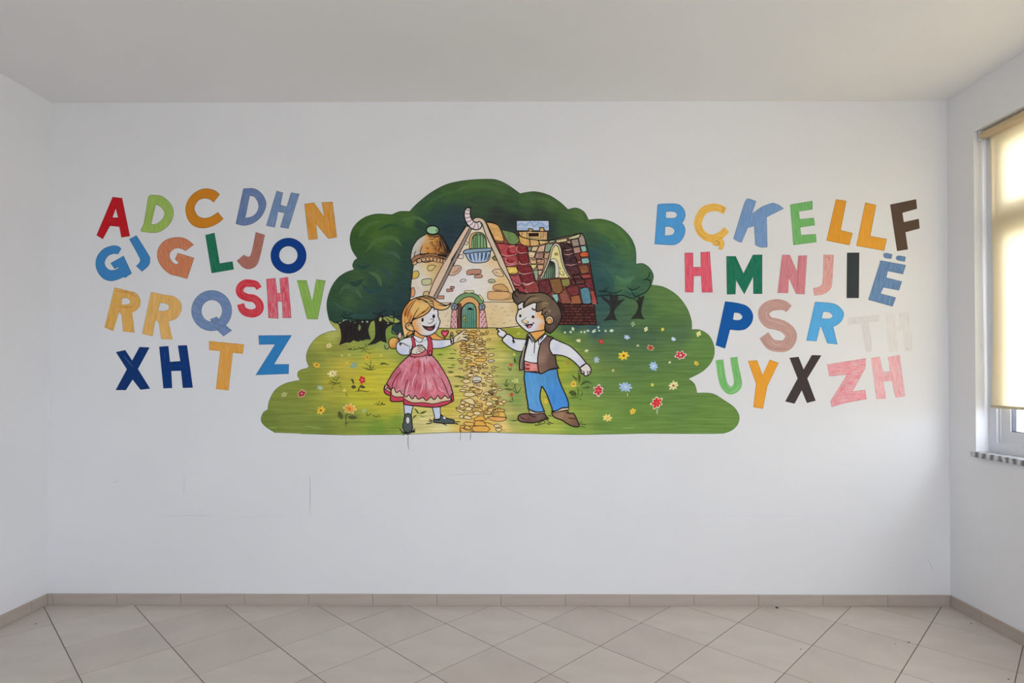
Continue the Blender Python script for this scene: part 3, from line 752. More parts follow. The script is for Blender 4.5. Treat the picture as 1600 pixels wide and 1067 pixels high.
MEADOW = [(500, 530, (128, 150, 56)), (520, 545, (118, 142, 54)), (487, 560, (104, 132, 52)), (450, 650, (98, 130, 50)), (420, 660, (88, 122, 48)), (440, 620, (104, 134, 50)), (480, 600, (104, 134, 48)), (520, 600, (142, 156, 52)),
          (540, 575, (164, 168, 58)), (570, 600, (184, 176, 46)), (600, 625, (178, 172, 50)), (600, 585, (176, 172, 54)), (575, 560, (170, 168, 58)), (640, 555, (134, 152, 62)), (560, 545, (140, 156, 66)), (535, 535, (118, 140, 60)),
          (550, 650, (100, 134, 50)), (620, 660, (112, 142, 48)), (500, 670, (94, 128, 50)), (590, 670, (104, 136, 48)), (560, 628, (170, 170, 50)), (610, 640, (168, 168, 52)), (650, 670, (190, 186, 118)), (665, 655, (196, 190, 122)), (690, 668, (200, 194, 134)), (700, 640, (186, 172, 70)), (715, 655, (198, 180, 92)),
          (650, 640, (188, 182, 96)), (705, 560, (172, 176, 84)), (715, 590, (190, 178, 100)), (712, 620, (186, 176, 84)), (690, 545, (150, 166, 62)), (725, 540, (204, 176, 104)), (740, 520, (212, 182, 112)), (750, 560, (214, 184, 110)), (745, 600, (218, 188, 126)), (750, 640, (216, 178, 102)),
          (760, 660, (224, 170, 78)), (730, 670, (222, 168, 82)), (785, 665, (206, 184, 110)), (780, 560, (176, 174, 92)), (775, 520, (196, 176, 98)), (792, 535, (150, 156, 52)), (800, 520, (140, 150, 46)), (795, 570, (152, 162, 88)), (800, 600, (134, 152, 78)), (785, 620, (166, 168, 100)), (812, 560, (104, 134, 70)),
          (805, 625, (124, 148, 76)), (800, 655, (142, 154, 76)), (830, 660, (150, 166, 66)), (860, 668, (152, 168, 70)), (795, 645, (172, 172, 96)), (900, 670, (118, 148, 58)), (850, 610, (168, 168, 62)), (880, 575, (150, 160, 48)), (885, 605, (146, 160, 56)), (892, 590, (124, 148, 56)), (900, 620, (108, 140, 54)), (880, 560, (136, 150, 50)), (878, 650, (142, 160, 64)),
          (920, 600, (94, 128, 56)), (950, 600, (90, 122, 54)), (1000, 565, (80, 112, 56)), (950, 540, (76, 106, 58)), (900, 505, (46, 76, 70)), (930, 512, (46, 78, 74)), (950, 503, (54, 86, 68)), (885, 515, (56, 88, 62)), (905, 530, (84, 114, 56)), (880, 530, (104, 134, 50)), (862, 522, (98, 132, 58)), (890, 548, (116, 140, 52)),
          (985, 515, (60, 90, 62)), (975, 490, (62, 94, 62)), (945, 480, (50, 84, 72)), (940, 465, (46, 80, 74)), (1005, 480, (66, 100, 56)), (1000, 500, (72, 106, 56)), (1040, 480, (80, 116, 54)), (1060, 472, (84, 118, 58)), (1030, 455, (80, 112, 54)), (1040, 500, (70, 104, 54)), (1010, 525, (64, 96, 60)), (1060, 520, (70, 102, 60)),
          (1080, 560, (86, 122, 56)), (1100, 535, (84, 120, 56)), (1105, 560, (86, 124, 54)), (1050, 600, (88, 122, 54)), (1050, 560, (82, 114, 56)), (1100, 650, (92, 128, 52)), (1140, 655, (94, 130, 54)), (1080, 630, (90, 124, 54)), (1000, 640, (94, 128, 52)), (950, 660, (100, 134, 54)), (1020, 610, (88, 122, 52)), (520, 520, (150, 168, 80)), (518, 512, (140, 160, 74)), (575, 530, (120, 142, 66)), (605, 525, (142, 160, 80))]
MEADOW = [(x, y, (r + (22 if x < 560 else 6 if x > 880 else 8), g + (3 if x > 880 or x < 560 else 4), b + (9 if x > 880 or x < 560 else 6))) for x, y, (r, g, b) in MEADOW]
Mesh().poly([shape], None, 0, 0, MEADOW, 4.5).build('meadow', M_MEADOW, mural)

FOREST = ('514.8,500.4 511.3,485~ 511.3,470~ 517.5,450~ 527.5,435~ 540,426~ 553.7,421 551,415~ 553.7,407.5~ 558.7,403.7 550,390~ 547,372.5~ 552.5,355~ 567.5,341~ 587.5,334.5~ 612.5,335.5 625,330.5~ 640,330.5 '
          '652.5,317.5~ 675,300~ 700,287.5~ 730,281.7~ 765,280~ 780,282.5~ 795,290~ 812.5,302.5 835,299.5~ 857.5,305~ 875,316~ 887.5,327.5 900,325~ 912.5,331~ 919.5,343.7 940,342.5~ 962.5,350~ 982.5,367.5~ 992.5,387.5~ 993.7,412.5 '
          '1005,412~ 1016,420~ 1021,432.5~ 1017.5,447~ 1012,455~ 1003,462~ 990,466 975,463~ 955,462~ 932,463 920,470 900,478 860,478 800,478 740,490 690,500 680,520 660,520 '
          '645,524~ 624,524 616,520~ 613,514~ 616,506 625,502 612,494~ 600,496~ 590,499 575,504~ 560,502~ 540,501~ 527,504~')
forest = smooth_path(P(W1, FOREST), True)
FOR = [(780, 292, (64, 94, 56)), (740, 292, (66, 96, 52)), (700, 300, (58, 88, 50)), (670, 318, (52, 84, 56)), (820, 312, (62, 92, 56)), (860, 320, (64, 92, 54)), (800, 318, (50, 78, 52)), (750, 312, (52, 76, 54)), (780, 335, (44, 54, 50)), (800, 345, (38, 48, 50)), (850, 338, (46, 62, 52)), (850, 355, (38, 50, 52)), (890, 350, (54, 84, 54)),
       (905, 335, (70, 98, 54)), (940, 352, (74, 108, 58)), (965, 365, (68, 104, 58)), (925, 370, (52, 82, 62)), (980, 390, (64, 102, 66)), (945, 395, (46, 80, 74)), (925, 400, (40, 74, 78)), (960, 420, (52, 90, 78)), (935, 440, (40, 76, 80)), (985, 425, (60, 100, 76)), (975, 445, (66, 106, 76)), (1005, 425, (62, 100, 70)), (1010, 440, (56, 92, 68)), (985, 458, (48, 84, 70)), (945, 458, (40, 72, 70)),
       (570, 355, (60, 92, 48)), (600, 345, (66, 100, 50)), (560, 380, (50, 84, 50)), (590, 375, (70, 100, 52)), (615, 360, (60, 92, 52)), (640, 345, (70, 102, 56)), (632, 360, (52, 84, 56)), (580, 400, (48, 80, 56)), (610, 400, (52, 84, 64)), (640, 385, (42, 70, 64)), (655, 350, (44, 72, 62)), (680, 335, (42, 66, 62)), (710, 335, (40, 62, 66)), (700, 360, (38, 58, 68)), (715, 375, (40, 58, 72)), (680, 360, (40, 62, 68)),
       (640, 410, (40, 66, 64)), (633, 440, (40, 66, 68)), (600, 425, (56, 84, 64)), (570, 415, (50, 80, 62)), (585, 440, (44, 72, 66)), (560, 440, (62, 90, 62)), (535, 445, (48, 80, 60)), (525, 470, (46, 78, 60)), (545, 470, (60, 90, 64)), (570, 465, (48, 76, 66)), (600, 465, (42, 68, 68)), (625, 470, (38, 62, 70)), (540, 490, (40, 72, 66)), (520, 495, (40, 70, 62)), (570, 490, (40, 68, 66)), (600, 490, (38, 58, 68)), (630, 495, (36, 54, 66)), (620, 515, (40, 62, 70)), (655, 500, (40, 60, 66))]
FOR = [(x, y, (r + 3, g, b - 7) if x < 660 else (r + 5, g + 2, b)) for x, y, (r, g, b) in FOR]
Mesh().poly([forest], None, 3, .15, FOR, 4.5).build('tree_foliage', M_LEAF, mural)

# broad curved brush sweeps that model the crowns
sw = Mesh()
for pts, wd, c in (('560,372 575,352~ 600,345', 7, (72, 104, 54)), ('570,395 590,375~ 615,372~ 628,385', 7, (74, 104, 60)), ('590,360 610,352~ 632,356', 5, (50, 84, 54)), ('625,345 650,340~ 668,350', 5, (74, 102, 62)),
                   ('530,460 540,448~ 556,452~ 566,468', 7, (66, 94, 66)), ('520,470 532,480~ 552,486', 5, (54, 86, 64)), ('575,425 590,432~ 596,448', 7, (74, 98, 66)), ('556,412 566,418~ 580,414', 5, (40, 70, 60)), ('545,440 556,444~ 568,436', 8, (40, 70, 60)),
                   ('565,445 580,455~ 604,448', 9, (42, 70, 66)), ('592,415 606,430~ 604,446', 8, (52, 78, 70)), ('700,305 740,290~ 790,296', 5, (72, 102, 56)), ('690,318 740,303~ 790,308', 5, (58, 88, 52)), ('830,310 855,312~ 872,325', 5, (72, 100, 60)),
                   ('935,352 960,358~ 978,376~ 984,395', 6, (76, 112, 62)), ('930,368 950,374~ 966,395', 6, (60, 98, 66)), ('900,333 910,340~ 908,350', 5, (76, 104, 60)), ('960,430 975,440~ 992,432', 8, (74, 114, 82)), ('975,452 990,455~ 1004,446', 4, (62, 100, 76)),
                   ('1002,420 1012,428~ 1014,440', 4, (68, 106, 66)), ('945,420 955,440~ 958,455', 6, (50, 86, 80)), ('660,325 690,305~ 720,298', 4, (62, 96, 54)), ('600,395 615,395~ 625,405', 6, (60, 90, 70)), ('540,490 560,494~ 585,488', 5, (46, 76, 70)), ('750,318 790,322~ 840,330', 4, (54, 78, 56))):
    sw.stroke(smooth_path(P(W1, pts), False), wd, c, 4, taper=.95)
sw.build('brush_sweep', M_LEAF, mural, kind='stuff')

# darker rim where the brush followed the outline
rim = Mesh().stroke(forest[:len(forest) * 7 // 10], 0.9, (44, 74, 50), 5); rim.stroke(shape, 0.8, (76, 106, 54), 1); rim.build('rim_line', M_FLAT, mural, kind='stuff')

pw = Painter(mural, 0)
DG = (20, 34, 34)
# crown lines, left wood then right wood
pw.lines(M1, '530,885 560,905 600,908; 545,870 570,890 605,875; 470,925 510,938 560,905; 560,905 640,918 720,920 750,900; 725,870 760,882 800,865 812,855; 805,885 850,905 890,895 910,898; 862,860 862,900 860,940; 812,905 840,930 870,940 905,942; 860,935 850,975 852,1000 880,1012 905,1010', 1.6, 6, DG, .4)
pw.lines(M2, '620,738 650,738 680,715; 625,735 650,742 672,740; 665,735 700,752 740,745 770,730; 800,710 820,730 850,728 880,710; 820,720 845,770 880,762 920,740 945,700 940,660; 900,670 930,655 940,620; 640,770 690,762 720,770 770,765 830,785 860,775; 612,770 640,768 690,765; 910,668 925,665 945,680', 1.5, 6, DG, .4)
pw.fill('tree_trunk', P(M3, '540,222 570,228~ 600,215 640,220~ 692,213 682,280~ 695,348 680,356~ 650,345 630,362 600,362 555,380 570,335~ 562,270~'), (40, 35, 34), 6, .8, M_FLAT)
pw.fill('tree_trunk', P(M3, '690,222 720,212~ 772,212 748,280~ 765,342 740,340 700,350 686,290~'), (42, 37, 35), 6, .8, M_FLAT)
pw.fill('tree_trunk', P(M3, '790,212 830,175 850,182 845,205 870,225 925,235 875,262~ 862,300~ 870,365 830,350 800,368 745,382 790,335~ 796,270~'), (40, 35, 34), 6, .8, M_FLAT)
pw.fill('tree_trunk', P(M2, '688,765 700,768 737,760 742,800 784,788 722,852~ 720,890~ 735,922 700,915 652,925 690,880~ 692,830~ 650,790 638,770 665,785 692,800'), (44, 46, 43), 6, .9, M_FLAT)
pw.fill('tree_trunk', P(M2, '868,772 880,780 905,768 886,850~ 890,890~ 907,914 862,908 825,914 858,870~ 870,830~ 850,792 830,785 868,800'), (44, 47, 43), 6, .9, M_FLAT)
pw.lines(M3, '600,240 610,260 600,300; 640,230 630,270 640,310; 585,300 600,330 590,350; 660,240 655,290 670,330; 720,230 725,270 715,310; 740,300 745,330; 830,220 820,280 800,330; 850,240 835,290 840,340; 610,255 630,262 645,252', .9, 7, (22, 20, 20), .3)
pw.lines(M2, '705,790 712,830 700,880; 722,790 720,820; 880,800 875,850 870,890', .8, 7, (26, 26, 26), .3)
for t, x, y, r in ((M3, 560, 232, 5), (M3, 585, 215, 6), (M3, 600, 212, 4), (M3, 710, 225, 6), (M3, 742, 225, 7), (M3, 880, 235, 5), (M3, 630, 222, 3), (M3, 660, 230, 3)):
    pw.dot(x, y, r, r * .9, 7, t, (150, 176, 160))
pw.fill('leaf_gap', P(M3, '820,205 832,192~ 840,205~ 835,220~ 822,222~'), (170, 180, 110), 7, .5)
pw.fill('leaf_gap', P(M3, '690,240 682,265~ 688,285~ 700,262~'), (120, 140, 80), 7, 0)
pw.dot(823, 419, .9, 2.4, 7, None, (210, 220, 214))
pw.fill('leafy_shrub', P(G1, '30,720 60,650~ 130,600~ 190,570 155,640~ 145,720~ 190,790~ 240,830 100,860~ 70,960 40,930 20,850~'), (118, 146, 66), 5, 0, M_LEAF)
pw.fill('leafy_shrub', P(G1, '0,940 30,910~ 60,935~ 90,1010~ 60,1035~ 10,1010~'), (130, 148, 92), 6, 0, M_LEAF)
pw.line(P(G1, '0,960 30,1030~ 70,1030~ 90,1000'), 1.1, 7, color=DG)
pw.done('tree_line')

# ---------------------------------------------------------------- cottage
cot = node('cottage', on_y(780, 512, DW), mural)
c = Painter(cot, 8)
# tower
c.fill('tower_wall', P(H2, '215,30 190,180 176,300 165,420 158,592 520,600 705,-30 400,-40'), None, 0, 1.3, samples=[(650, 425, (206, 200, 188)), (662, 440, (212, 206, 196)), (650, 455, (208, 196, 184)), (672, 455, (206, 190, 158)), (680, 440, (206, 176, 124)), (688, 425, (202, 172, 122)), (665, 420, (214, 198, 160)), (655, 465, (212, 206, 198)), (672, 416, (204, 168, 112)), (690, 418, (196, 160, 108))], grid=3)
for s, col in (('425,95 440,60~ 490,42~ 555,55~ 540,85~ 500,125~ 450,130~', (200, 184, 118)), ('198,160 230,135~ 280,135~ 300,190~ 270,240~ 190,262', (204, 172, 84)), ('335,300 360,265~ 480,255~ 492,300~ 475,345~ 360,355~', (186, 184, 140)), ('178,400 215,395~ 235,470~ 215,530~ 172,545', (212, 150, 106)), ('365,490 380,460~ 440,455~ 455,520 370,525~', (204, 172, 116))):
    c.fill('wall_stone', P(H2, s), col, 1, 1.0)
dome = '165,965 170,880~ 200,760~ 280,640~ 400,562~ 430,545 610,560 650,600~ 720,700~ 780,800~ 805,860~ 770,930 400,1000'
c.fill('tower_dome', P(H1, dome), None, 1, 1.5, samples=[(646, 395, (186, 186, 178)), (652, 380, (190, 192, 186)), (658, 372, (188, 186, 168)), (664, 385, (204, 148, 78)), (670, 370, (208, 158, 88)), (680, 375, (196, 138, 66)), (684, 390, (170, 112, 56)), (694, 380, (122, 86, 54)), (700, 392, (70, 50, 40)), (690, 368, (80, 58, 46)), (670, 392, (196, 136, 66)), (650, 402, (180, 168, 150))], grid=2.5)
c.fill('tower_eave', P(H1, '175,965 230,905~ 330,872~ 480,862~ 620,880~ 770,935 740,960 600,915~ 480,900~ 360,915~ 250,960~ 200,1000~'), (156, 112, 78), 3, 1.2)
for i, (x, y, rx, ry) in enumerate(((228, 1005, 38, 35), (302, 975, 36, 32), (370, 958, 34, 30), (433, 950, 30, 32), (490, 946, 28, 34), (547, 958, 28, 36), (603, 968, 28, 36), (650, 975, 24, 36), (690, 985, 24, 34))):
    c.fill('eave_scallop', ell(x, y, rx, ry, tile=H1), (200, 158, 118), 2, 1.0)
c.lines(H1, '320,880 320,820 350,740; 310,870 330,890 420,870; 425,840 430,860 450,866; 220,920 230,860 250,820; 300,870 350,860; 450,880 440,840; 560,870 545,840; 650,570 700,660 750,760 790,870; 630,600 660,680 690,760 730,860; 640,620 700,700 760,830; 620,640 640,720 660,800; 670,620 720,720 770,850; 700,700 740,800 760,900; 640,600 620,680 630,760 600,830', 1.3, 4)
c.lines(H1, '440,630 500,640 560,620; 460,690 490,680 510,695 480,705 455,700; 480,740 520,720 530,745 500,755; 400,780 430,770 445,785 420,790; 510,790 550,775 570,800 530,805; 550,660 590,670 570,690 545,675; 560,720 600,730 620,760; 590,780 620,790 600,810; 540,740 560,750 570,770; 575,700 610,700; 560,800 650,850 700,880; 600,850 700,870 770,910; 450,615 520,600 600,590; 575,640 600,650', 1.0, 4)
for x in (600, 640, 680, 720): c.line(P(H1, f'{x},{870 + (x - 600) * .2} {x + 40},{905 + (x - 600) * .2}'), 2.2, 4)
c.line(P(H1, '590,885 680,895~ 770,935'), 3.2, 4)
c.fill('dome_collar', P(H1, '430,545 460,570~ 520,578~ 600,560 590,595~ 520,605~ 440,585~'), (150, 120, 80), 4, 1.0)
c.fill('dome_ball', ell(510, 495, 100, 68, tile=H1), (150, 192, 150), 5, 2.2)
c.lines(H1, '570,460 585,485 575,515 560,500 565,475', 1.0, 7)

# front wall of the main house
c.fill('lower_wall', P(W1, '655,472.6 812,472.2 812,512 655,512.5'), None, 4, 0, samples=[(690, 490, (214, 200, 172)), (700, 505, (216, 198, 168)), (780, 490, (212, 188, 144)), (800, 500, (214, 196, 158)), (775, 505, (210, 186, 140)), (805, 480, (206, 180, 130)), (790, 475, (214, 196, 160)), (670, 480, (214, 204, 176))], grid=4)
c.fill('gable_wall', P(W1, '744,350 734,357 724,380 681,467 676,472.8 813,472.4 813,470 797,440 784,417 770,385 757,352'), None, 4, 0, samples=[(745, 360, (226, 206, 182)), (740, 375, (222, 202, 174)), (765, 385, (222, 206, 178)), (705, 430, (214, 206, 200)), (720, 440, (214, 210, 208)), (740, 430, (214, 212, 210)), (700, 460, (214, 210, 204)), (745, 455, (216, 212, 204)), (770, 430, (216, 206, 188)), (780, 440, (214, 182, 128)), (790, 460, (212, 180, 128)), (768, 465, (216, 204, 178)), (755, 445, (216, 210, 200)), (725, 400, (218, 206, 186)), (775, 410, (218, 190, 148))], grid=3.5)
c.line(P(H2, '640,630 845,632'), 1.1, 6, color=(70, 60, 48)); c.line(P(H2, '1290,622 1440,618~ 1870,622'), 1.1, 6, color=(70, 60, 48))
TN = (206, 172, 140)
for t, s, col in ((H1, '1000,700 1020,675~ 1060,680~ 1055,710~ 1020,725~', (222, 208, 178)), (H1, '905,930 930,880 990,885~ 975,940~', (216, 206, 190)), (H1, '1435,930 1460,905~ 1510,905 1530,960 1480,965~', (150, 158, 118)),
                  (H2, '760,200 820,60 900,45~ 955,70~ 950,120~ 900,170~ 830,205~', (200, 164, 142)), (H2, '1040,160 1060,125~ 1150,108~ 1255,112~ 1268,150~ 1240,180~ 1060,195~', (180, 132, 112)), (H2, '1160,225 1175,200~ 1270,190~ 1290,220~ 1265,242~ 1170,242~', (182, 138, 118)),
                  (H2, '940,290 970,262~ 1025,265~ 1025,290~ 950,305~', (204, 206, 200)), (H2, '1378,290 1400,265~ 1460,265~ 1490,300~ 1450,320~ 1390,315~', (170, 172, 140)), (H2, '785,390 800,372~ 850,378 845,408 790,410', (176, 122, 108)), (H2, '725,435 735,415 830,422 825,452 735,458', (178, 124, 106)),
                  (H2, '578,575 610,520 690,520 688,570', (186, 132, 112)), (H2, '1440,140 1480,110~ 1560,100 1620,215~ 1500,205~', (212, 186, 150)), (H2, '1450,400 1480,355~ 1600,342~ 1680,400 1700,455 1560,450~ 1470,435~', (196, 154, 100)), (H2, '1370,480 1400,455~ 1600,455~ 1720,470~ 1760,530~ 1700,580~ 1400,580~', (208, 164, 112)),
                  (H3, '0,740 30,710~ 50,712 75,770 20,770~', (120, 128, 96))):
    c.fill('wall_stone', P(t, s), col, 5, 1.0, ink=(80, 56, 48))
c.lines(H2, '900,75 925,90 880,140 820,165; 1090,185 1170,180; 1480,150 1540,165; 1480,400 1520,430 1600,440; 1700,480 1730,520 1690,560 1620,570; 1400,300 1450,300', .9, 7, (90, 66, 56))
for (x, y, l) in ((1440, 740, 40), (1420, 790, 30), (1400, 870, 36), (1430, 960, 60), (1540, 860, 20), (1620, 760, 40), (1660, 820, 50), (1700, 900, 40), (1600, 940, 50), (1740, 760, 30), (1570, 700, 50), (720, 790, 40), (740, 900, 30), (710, 980, 40), (700, 830, 26), (690, 720, 40), (1800, 850, 30), (1790, 950, 50), (1480, 680, 40)):
    c.fill('painted_brick', P(H2, f'{x},{y} {x + l},{y - 4} {x + l},{y + 16} {x + 3},{y + 18}'), random.choice([(198, 168, 130), (190, 166, 132), (206, 168, 138)]), 5, 0)
# barge boards
c.fill('barge_board', P(H2, '700,-30 800,-30 620,365 520,540 440,510 530,300'), (210, 184, 160), 7, 0)
c.fill('barge_board', P(W1, '729,354 736,356 705,405 699,414 695,407 718,371'), (210, 184, 160), 7, 0)
c.fill('barge_board_edge', P(W1, '733.5,356.5 737.5,358 708,416 691,449 681.5,467 677,464 687,446.5 702,416'), (148, 132, 122), 8, 0)
c.lines(H1, '1030,430 960,540 860,700 780,860 700,990', 1.4, 9.5, INKC, 0); c.lines(H1, '1085,465 1000,620 900,810 770,1060', 1.3, 9.5, INKC, 0); c.lines(H1, '1120,480 1020,680 920,880 830,1060', 1.2, 9.5, INKC, 0)
c.lines(H2, '690,0 530,300 450,510', 1.3, 9.5, INKC, 0); c.lines(H2, '780,40 620,360 520,540', 1.2, 9.5, INKC, 0); c.lines(H2, '850,0 660,390 565,570', 1.2, 9.5, INKC, 0)
c.fill('barge_board', P(H1, '1110,350 1160,315~ 1200,300~ 1270,310~ 1330,358~ 1400,520 1500,740 1600,930 1800,1420 1890,1620 1870,1680 1700,1280 1560,1060 1440,790 1340,570 1290,420~ 1260,372~ 1225,365~ 1190,380 1150,370'), (204, 184, 162), 9, 1.5)

# roof
c.fill('roof_base', P(H3, '-90,240 -60,230 40,265~ 110,340~ 200,370~ 330,420 760,500 1200,400 1240,400~ 1285,490 1330,680 1375,960 1420,1200 1455,1370 955,1370 280,1240 230,1067 130,800 30,530'), None, 0, 1.6, M_TEXT, samples=[(800, 400, (130, 44, 46)), (820, 370, (150, 50, 50)), (880, 400, (66, 34, 36)), (860, 450, (110, 42, 42)), (920, 440, (100, 44, 42)), (910, 370, (120, 96, 90)), (840, 400, (180, 150, 120)), (860, 460, (120, 60, 46))], grid=4)
RI = (30, 18, 18)
TL = [(H3, '-89,240 40,268~ 100,330~ 150,470~ 145,505~ 30,500 -15,400', (206, 160, 96)), (H3, '30,505 150,510~ 160,525 50,525', (196, 140, 96)), (H3, '120,345 200,362~ 300,392~ 350,450~ 368,505~ 310,552~ 225,540~ 190,490~ 160,430', (104, 132, 76)), (H3, '360,430 430,450~ 508,475 518,568 440,568~ 375,525', (206, 160, 88)), (H3, '515,475 620,490~ 642,555~ 600,572 522,575', (208, 166, 108)),
      (H3, '640,495 700,500 772,502 760,528~ 655,558', (212, 180, 116)), (H3, '778,502 858,488 865,515 790,532', (158, 172, 136)), (H3, '870,495 1018,465 1030,505~ 890,528', (196, 186, 136)), (H3, '1045,460 1200,405 1218,430~ 1170,465~ 1058,482', (190, 192, 144)),
      (H3, '1190,460 1235,402~ 1276,470 1284,552~ 1208,562', (156, 136, 126)), (H3, '1085,490 1185,470 1202,570 1112,582', (146, 130, 122)), (H3, '1110,600 1205,580 1222,668 1132,678', (170, 128, 116)), (H3, '1215,575 1290,568 1302,638~ 1240,658', (132, 172, 162)), (H3, '1205,665 1310,655~ 1326,715~ 1215,725', (190, 88, 48)), (H3, '1228,748 1322,740~ 1336,805~ 1240,818', (124, 176, 168)),
      (H3, '1115,690 1195,672 1228,755~ 1180,772', (98, 50, 48)), (H3, '1030,500 1078,500 1085,540 1030,532', (180, 150, 120)), (H3, '930,532 1085,548 1102,600~ 1030,622~ 960,600', (58, 32, 34)), (H3, '962,615 1108,605 1112,655~ 1060,690~ 975,690', (62, 34, 36)), (H3, '975,705 1112,690 1165,790~ 1100,835~ 1010,825', (60, 30, 36)),
      (H3, '1172,775 1225,770 1235,812 1185,822', (150, 84, 76)), (H3, '1020,862 1165,842 1210,950~ 1100,972', (76, 36, 42)), (H3, '1182,848 1308,832 1342,920~ 1300,952~ 1230,960', (126, 76, 48)), (H3, '1315,832 1345,840 1368,950 1348,958', (136, 54, 48)), (H3, '1212,972 1350,960 1372,1005~ 1320,1030~ 1258,1032', (142, 58, 50)), (H3, '1100,985 1198,972 1242,1040~ 1132,1062', (100, 54, 48)),
      (H3, '55,530 200,548 320,560 345,680~ 230,712~ 120,705', (168, 66, 68)), (H3, '325,552 468,572 480,655~ 370,672~ 335,625', (124, 32, 38)), (H3, '125,722 330,700 348,800~ 240,842~ 158,825', (160, 62, 66)), (H3, '352,690 480,672 502,810~ 420,828~ 370,780', (120, 30, 36)), (H3, '165,865 325,860 345,945~ 215,968', (220, 188, 92)), (H3, '340,842 508,828 548,935~ 430,962~ 350,912', (118, 32, 38)),
      (H3, '215,990 365,975 402,1110~ 340,1135~ 262,1130', (166, 74, 82)), (H3, '375,965 555,950 582,1060~ 490,1112~ 415,1080', (116, 32, 38)), (H4, '415,292 605,265 642,400~ 500,428~ 450,385', (136, 56, 54)), (H4, '260,332 405,312 460,420 345,402', (150, 50, 56)),
      (H4, '630,262 770,238 812,405~ 750,440 660,420~', (96, 38, 42)), (H4, '785,240 935,222 972,390~ 900,435~ 830,402', (128, 88, 46)), (H4, '945,235 1058,222 1076,300~ 1030,335~ 970,332', (134, 126, 66)), (H4, '812,448 900,435 915,510 892,568', (134, 180, 170)), (H4, '918,442 1008,362 1088,545 1080,572 958,572', (138, 74, 60)), (H4, '1018,350 1172,315 1200,430~ 1110,465~ 1062,432', (112, 40, 42)),
      (H4, '1080,470 1200,450 1232,572 1092,578', (150, 88, 52)), (H4, '1208,372 1325,352~ 1366,555~ 1250,572', (80, 126, 142)), (H4, '1348,392 1400,388 1452,560 1372,572', (156, 68, 58)), (H4, '1138,240 1250,226 1272,285~ 1165,302', (98, 52, 46)), (H4, '1265,226 1368,214 1406,378 1292,342', (104, 36, 42)), (H4, '1190,310 1285,306 1292,345 1205,350', (118, 46, 46)), (H4, '1082,235 1135,230 1150,308 1090,312', (92, 34, 40)), (H4, '1110,180 1208,170 1238,220 1138,230', (92, 44, 42)),
      (H3, '485,590 548,582 525,635 492,642', (128, 142, 112)), (H3, '550,580 635,578 602,650 530,638', (206, 182, 140)), (H3, '642,578 728,552 712,655 608,650', (202, 166, 138)), (H3, '735,548 840,540 780,650~ 718,650', (136, 154, 130)), (H3, '492,650 600,658 565,735~ 502,730', (206, 186, 150)), (H3, '605,668 708,665 695,740~ 640,752~ 580,738', (156, 118, 108)), (H3, '720,668 792,660 765,745~ 708,742', (182, 146, 112)), (H3, '508,755 600,760 602,815~ 532,818', (208, 178, 136)),
      (H3, '608,758 714,762 706,815~ 615,818', (186, 140, 112)), (H3, '525,830 612,832 600,880~ 548,892', (212, 204, 140)), (H3, '620,832 708,832 698,890~ 640,905~ 618,880', (196, 156, 124)), (H3, '560,912 628,908 625,1045~ 592,1050', (140, 162, 138)), (H3, '630,912 690,910 660,975~ 630,970', (196, 168, 140))]
for t, s, col in TL: c.fill('roof_tile', P(t, s), col, 1, 1.15, M_TEXT, ink=RI)
c.lines(H3, '110,690 200,712 330,690; 340,640 380,672 470,664; 150,820 230,842 345,812; 360,780 400,828 500,818; 350,920 420,962 545,940; 395,1080 470,1115 578,1070; 345,570 330,600 340,640; 220,590 310,565; 190,735 180,790 250,820 320,790; 1010,828 1090,840 1150,822; 985,688 1060,692 1110,668; 1000,628 1060,624 1100,608', 1.0, 3, (214, 160, 156))
c.lines(H4, '420,280 480,300 575,268; 440,370 480,420 560,428 630,405; 270,250 330,310 385,320; 960,575 1080,580 1090,560; 1380,575 1440,572', 1.1, 3, (214, 160, 150))
c.lines(H3, '230,590 210,660 260,690 320,670; 215,640 240,680 300,690', 4, 2.6, (124, 34, 40)); c.lines(H3, '230,750 200,790 260,808 310,780; 240,770 290,790', 4, 2.6, (140, 44, 50))
c.lines(H4, '260,230 310,280 370,310; 280,350 330,380', 1.2, 3, (60, 20, 26)); c.lines(H3, '520,790 560,770 590,790; 530,700 550,720; 600,790 640,800 690,780; 570,880 600,860 612,840; 210,940 240,955 290,935', 1.0, 3, (70, 50, 44))

# chimney in front of its patch of sky
c.fill('chimney_sky', P(H3, '328,220 780,218 785,362 330,360'), (176, 190, 214), 2, 1.4)
c.lines(H3, '340,290 400,260 450,290 520,240 570,300 620,270 680,260 740,300 775,290', 3.0, 3.2, (140, 164, 200), .3); c.lines(H3, '345,335 430,330 500,340; 560,250 600,235 650,245; 620,310 700,290 760,330', 3, 3.2, (148, 170, 204), .3)
c.fill('chimney', P(H3, '355,372 490,368 500,330 552,340 552,372 648,372 655,318 705,318 722,365 762,370 758,492 645,492 510,478 400,448 370,420'), (206, 166, 106), 3.4, 1.6, samples=[(812, 363, (204, 156, 92)), (825, 368, (208, 176, 118)), (845, 366, (212, 176, 108)), (853, 367, (190, 142, 108)), (850, 372, (202, 168, 116)), (835, 372, (212, 184, 124))], grid=2.5)
c.fill('chimney_slot', P(H3, '492,392 640,390 638,440 498,444'), (40, 24, 22), 4.2, 0)
c.lines(H3, '480,385 480,450 580,462 665,455 665,385', 1.0, 5, (70, 54, 44), 0); c.lines(H3, '705,330 700,420 690,480; 470,370 475,450; 410,375 400,440', .9, 5, (96, 74, 60)); c.lines(H3, '355,372 480,365 660,372 770,368', 1.6, 5, INKC, .1)

